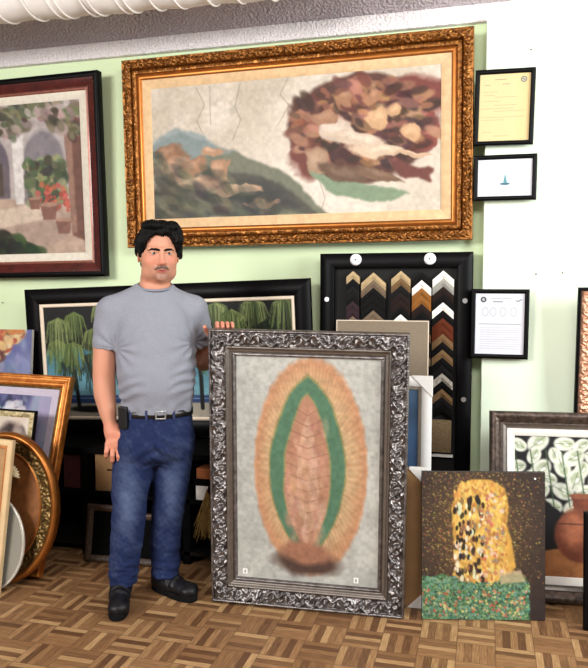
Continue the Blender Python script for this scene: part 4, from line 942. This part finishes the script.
MB().tube(P, .0062, 8).build('collar', mat('ribbed_grey_collar', (128, 130, 142), .9, var=.1, scale=300), shirt, True)

# ---- jeans
q = Field(axis((-.26, .005), .24), axis((-.20, .005), .25), axis((.07, .005), .95))
q.loft([(.655, -.004, .014, .120, .075), (.69, -.002, .012, .160, .108), (.74, .0, .008, .176, .126), (.80, .006, .004, .176, .128), (.86, .013, .002, .167, .126), (.90, .017, 0, .158, .121), (.925, .018, 0, .155, .119)], 0, 2.3)
for L_ in ([((-.088, .01, .76), .090), ((-.096, .006, .65), .088), ((-.113, .0, .46), .076), ((-.128, .012, .30), .071), ((-.140, .026, .18), .066), ((-.147, .032, .105), .062)],
           [((.088, .02, .76), .090), ((.086, .03, .65), .085), ((.070, .045, .48), .076), ((.052, .075, .32), .070), ((.047, .095, .18), .066), ((.047, .10, .10), .064)]):
    q.chain([(p_, r_ + .003) for p_, r_ in L_], .03, cut=((0, 0, .088), (0, 0, -1)))
q.add(lambda X, Y, Z: Z - .078 + 0 * X + 0 * Y, (-.3, -.3, .0), (.3, .3, .08), .001, 's') if False else None
V, F_ = q.mesh(); nn = vnormals(V, F_); x, y, z = V.T
lx = np.where(x < .0 , -1, 1)
d = .0028 * snoise(V, 20, 21) + .0015 * snoise(V, 55, 22)
lg = smooth01(.34 - z, 0, .2)
d += .0065 * lg * snoise(V, 26, 23, (.8, .8, 3.2)) + .002 * lg * snoise(V, 50, 24, (.8, .8, 2.5))
kn = np.exp(-((z - .46) / .09) ** 2); d += .003 * kn * snoise(V, 26, 27, (.7, .7, 2.6))
cr = np.exp(-((z - .72) / .06) ** 2) * np.exp(-(x / .12) ** 2); d += .004 * cr * np.sin((z + np.abs(x) * .7) * 100)
d -= .006 * np.exp(-(np.abs(x - .006) / .006) ** 2) * (z > .72) * (y < 0) * (z < .9)
fade = np.exp(-((x + .115) / .05) ** 2) * np.exp(-((z - .52) / .17) ** 2) * (y < .02) + .7 * np.exp(-((x - .075) / .05) ** 2) * np.exp(-((z - .56) / .16) ** 2) * (y < .05)
dn = s2l((30, 41, 76)); lt = s2l((108, 124, 156))
m_ = np.clip(.42 * fade + .10 * snoise(V, 30, 25) + .08 * snoise(V, 90, 26) + .10 * lg * snoise(V, 60, 28, (.8, .8, 2)), 0, 1)[:, None]
col = dn * (1 - m_) + lt * m_; sm = (np.abs(np.abs(x - .02) - .145) < .003)[:, None] * 0; 
jm = attr_mat('denim', .85, .0008, 700, .15)
J = mk('jeans', V + nn * d[:, None], F_, jm, MAN, True, col)
def band(z0, z1, a, b_, m_, name, parent, cx_=.018, tilt=0, n=64, p=2.3):
    mb = MB(); R = []
    for (k, zz) in ((0, z0), (.004, z0 + .001), (.004, z1 - .001), (0, z1)):
        for i in range(n):
            t = 2 * math.pi * i / n; c, s_ = math.cos(t), math.sin(t); q_ = (abs(c) ** p + abs(s_) ** p) ** (-1 / p)
            mb.V.append((cx_ + (a + k) * c * q_, (b_ + k) * s_ * q_, zz + tilt * c))
    for k in range(3):
        for i in range(n): j = (i + 1) % n; mb.F.append((k * n + i, k * n + j, (k + 1) * n + j, (k + 1) * n + i))
    return mb.build(name, m_, parent, True)
leather = mat('black_leather', (18, 17, 18), .35, var=.2)
BT = band(.882, .914, .159, .1235, leather, 'belt', MAN)
nick = mat('nickel', (190, 190, 190), .3, .8)
moulding('buckle', .048, .040, 0, [(0, 0), (0, .004), (.005, .005), (.007, 0)], .005, nick, BT).location = (.032, -.1335, .878)
for x in (-.10, -.03, .09): 
    yy = -.1235 * (1 - (abs((x - .018) / .159)) ** 2.3) ** (1 / 2.3) - .0065
    o = MB().box(-.005, .005, -.002, .002, .876, .920).build('belt_loop', mat('denim_blue', (30, 42, 80), .85), J); o.location = (x, yy, 0)
o = MB().box(-.022, .022, -.016, .016, -.05, .05).build('belt_pouch', leather, BT, bevel=.006); o.location = (-.128, -.085, .885); o.rotation_euler = (0, 0, -.6)

# ---- shoes
def shoe(cx_, cy_, ang, name='shoe'):
    S_ = empty('shoe', (cx_, cy_, 0), ang); S_.parent = MAN
    q = Field(axis((-.08, .004), .08), axis((-.21, .004), .14), axis((-.005, .004), .17))
    q.cone((0, .06, .06), (0, -.03, .055), .043, .043, 0, sq=(1, 1, 1)); q.cone((0, -.03, .052), (.004, -.13, .045), .044, .047, .02, sq=(1.0, 1, .72))
    q.cone((0, .045, .06), (0, .05, .135), .046, .044, .03); q.cone((0, 0, .07), (0, .03, .11), .040, .04, .02)
    q.add(lambda X, Y, Z: Z - .022 + 0 * X + 0 * Y, (-.1, -.25, -.05), (.1, .2, .03), .002, 's')
    V, F_ = q.mesh(); nn = vnormals(V, F_); d = .0016 * snoise(V, 70, 31) + .003 * np.sin(V[:, 1] * 190) * np.exp(-((V[:, 1] + .045) / .03) ** 2) * (V[:, 2] > .06)
    mk('upper', V + nn * d[:, None], F_, mat('scuffed_black_leather', (14, 13, 15), .45, rgb2=(30, 29, 33), scale=40, spec=.25), S_, True)
    P = []
    for k in range(40):
        t = 2 * math.pi * k / 40; c, s_ = math.cos(t), math.sin(t); wd = .043 + .008 * (s_ < 0) * abs(s_) ** .5 * (1 - abs(s_) * .3)
        P.append((wd * c * (abs(c) ** 2.6 + abs(s_) ** 2.6) ** (-1 / 2.6), -.035 + .142 * s_ * (abs(c) ** 2.6 + abs(s_) ** 2.6) ** (-1 / 2.6)))
    mb = MB(); n = len(P); mb.V = [(x, y, z) for z in (0.001, .030) for x, y in P]; mb.F = [tuple(range(n))[::-1], tuple(range(n, 2 * n))] + [(i, (i + 1) % n, n + (i + 1) % n, n + i) for i in range(n)]
    mb.build('sole', mat('black_rubber', (12, 12, 13), .8, spec=.15), S_, bevel=.003)
    lc = MB()
    for k in range(4):
        yy = -.055 + k * .02; zz = .092 + k * .012; lc.tube([(-.022, yy, zz - .006), (0, yy - .003, zz + .002), (.022, yy, zz - .006)], .0022, 6)
    lc.build('laces', mat('black_lace', (30, 30, 32), .8), S_, True)
    return S_
shoe(-.160, .0, math.radians(-2))
shoe(.062, .088, math.radians(42))
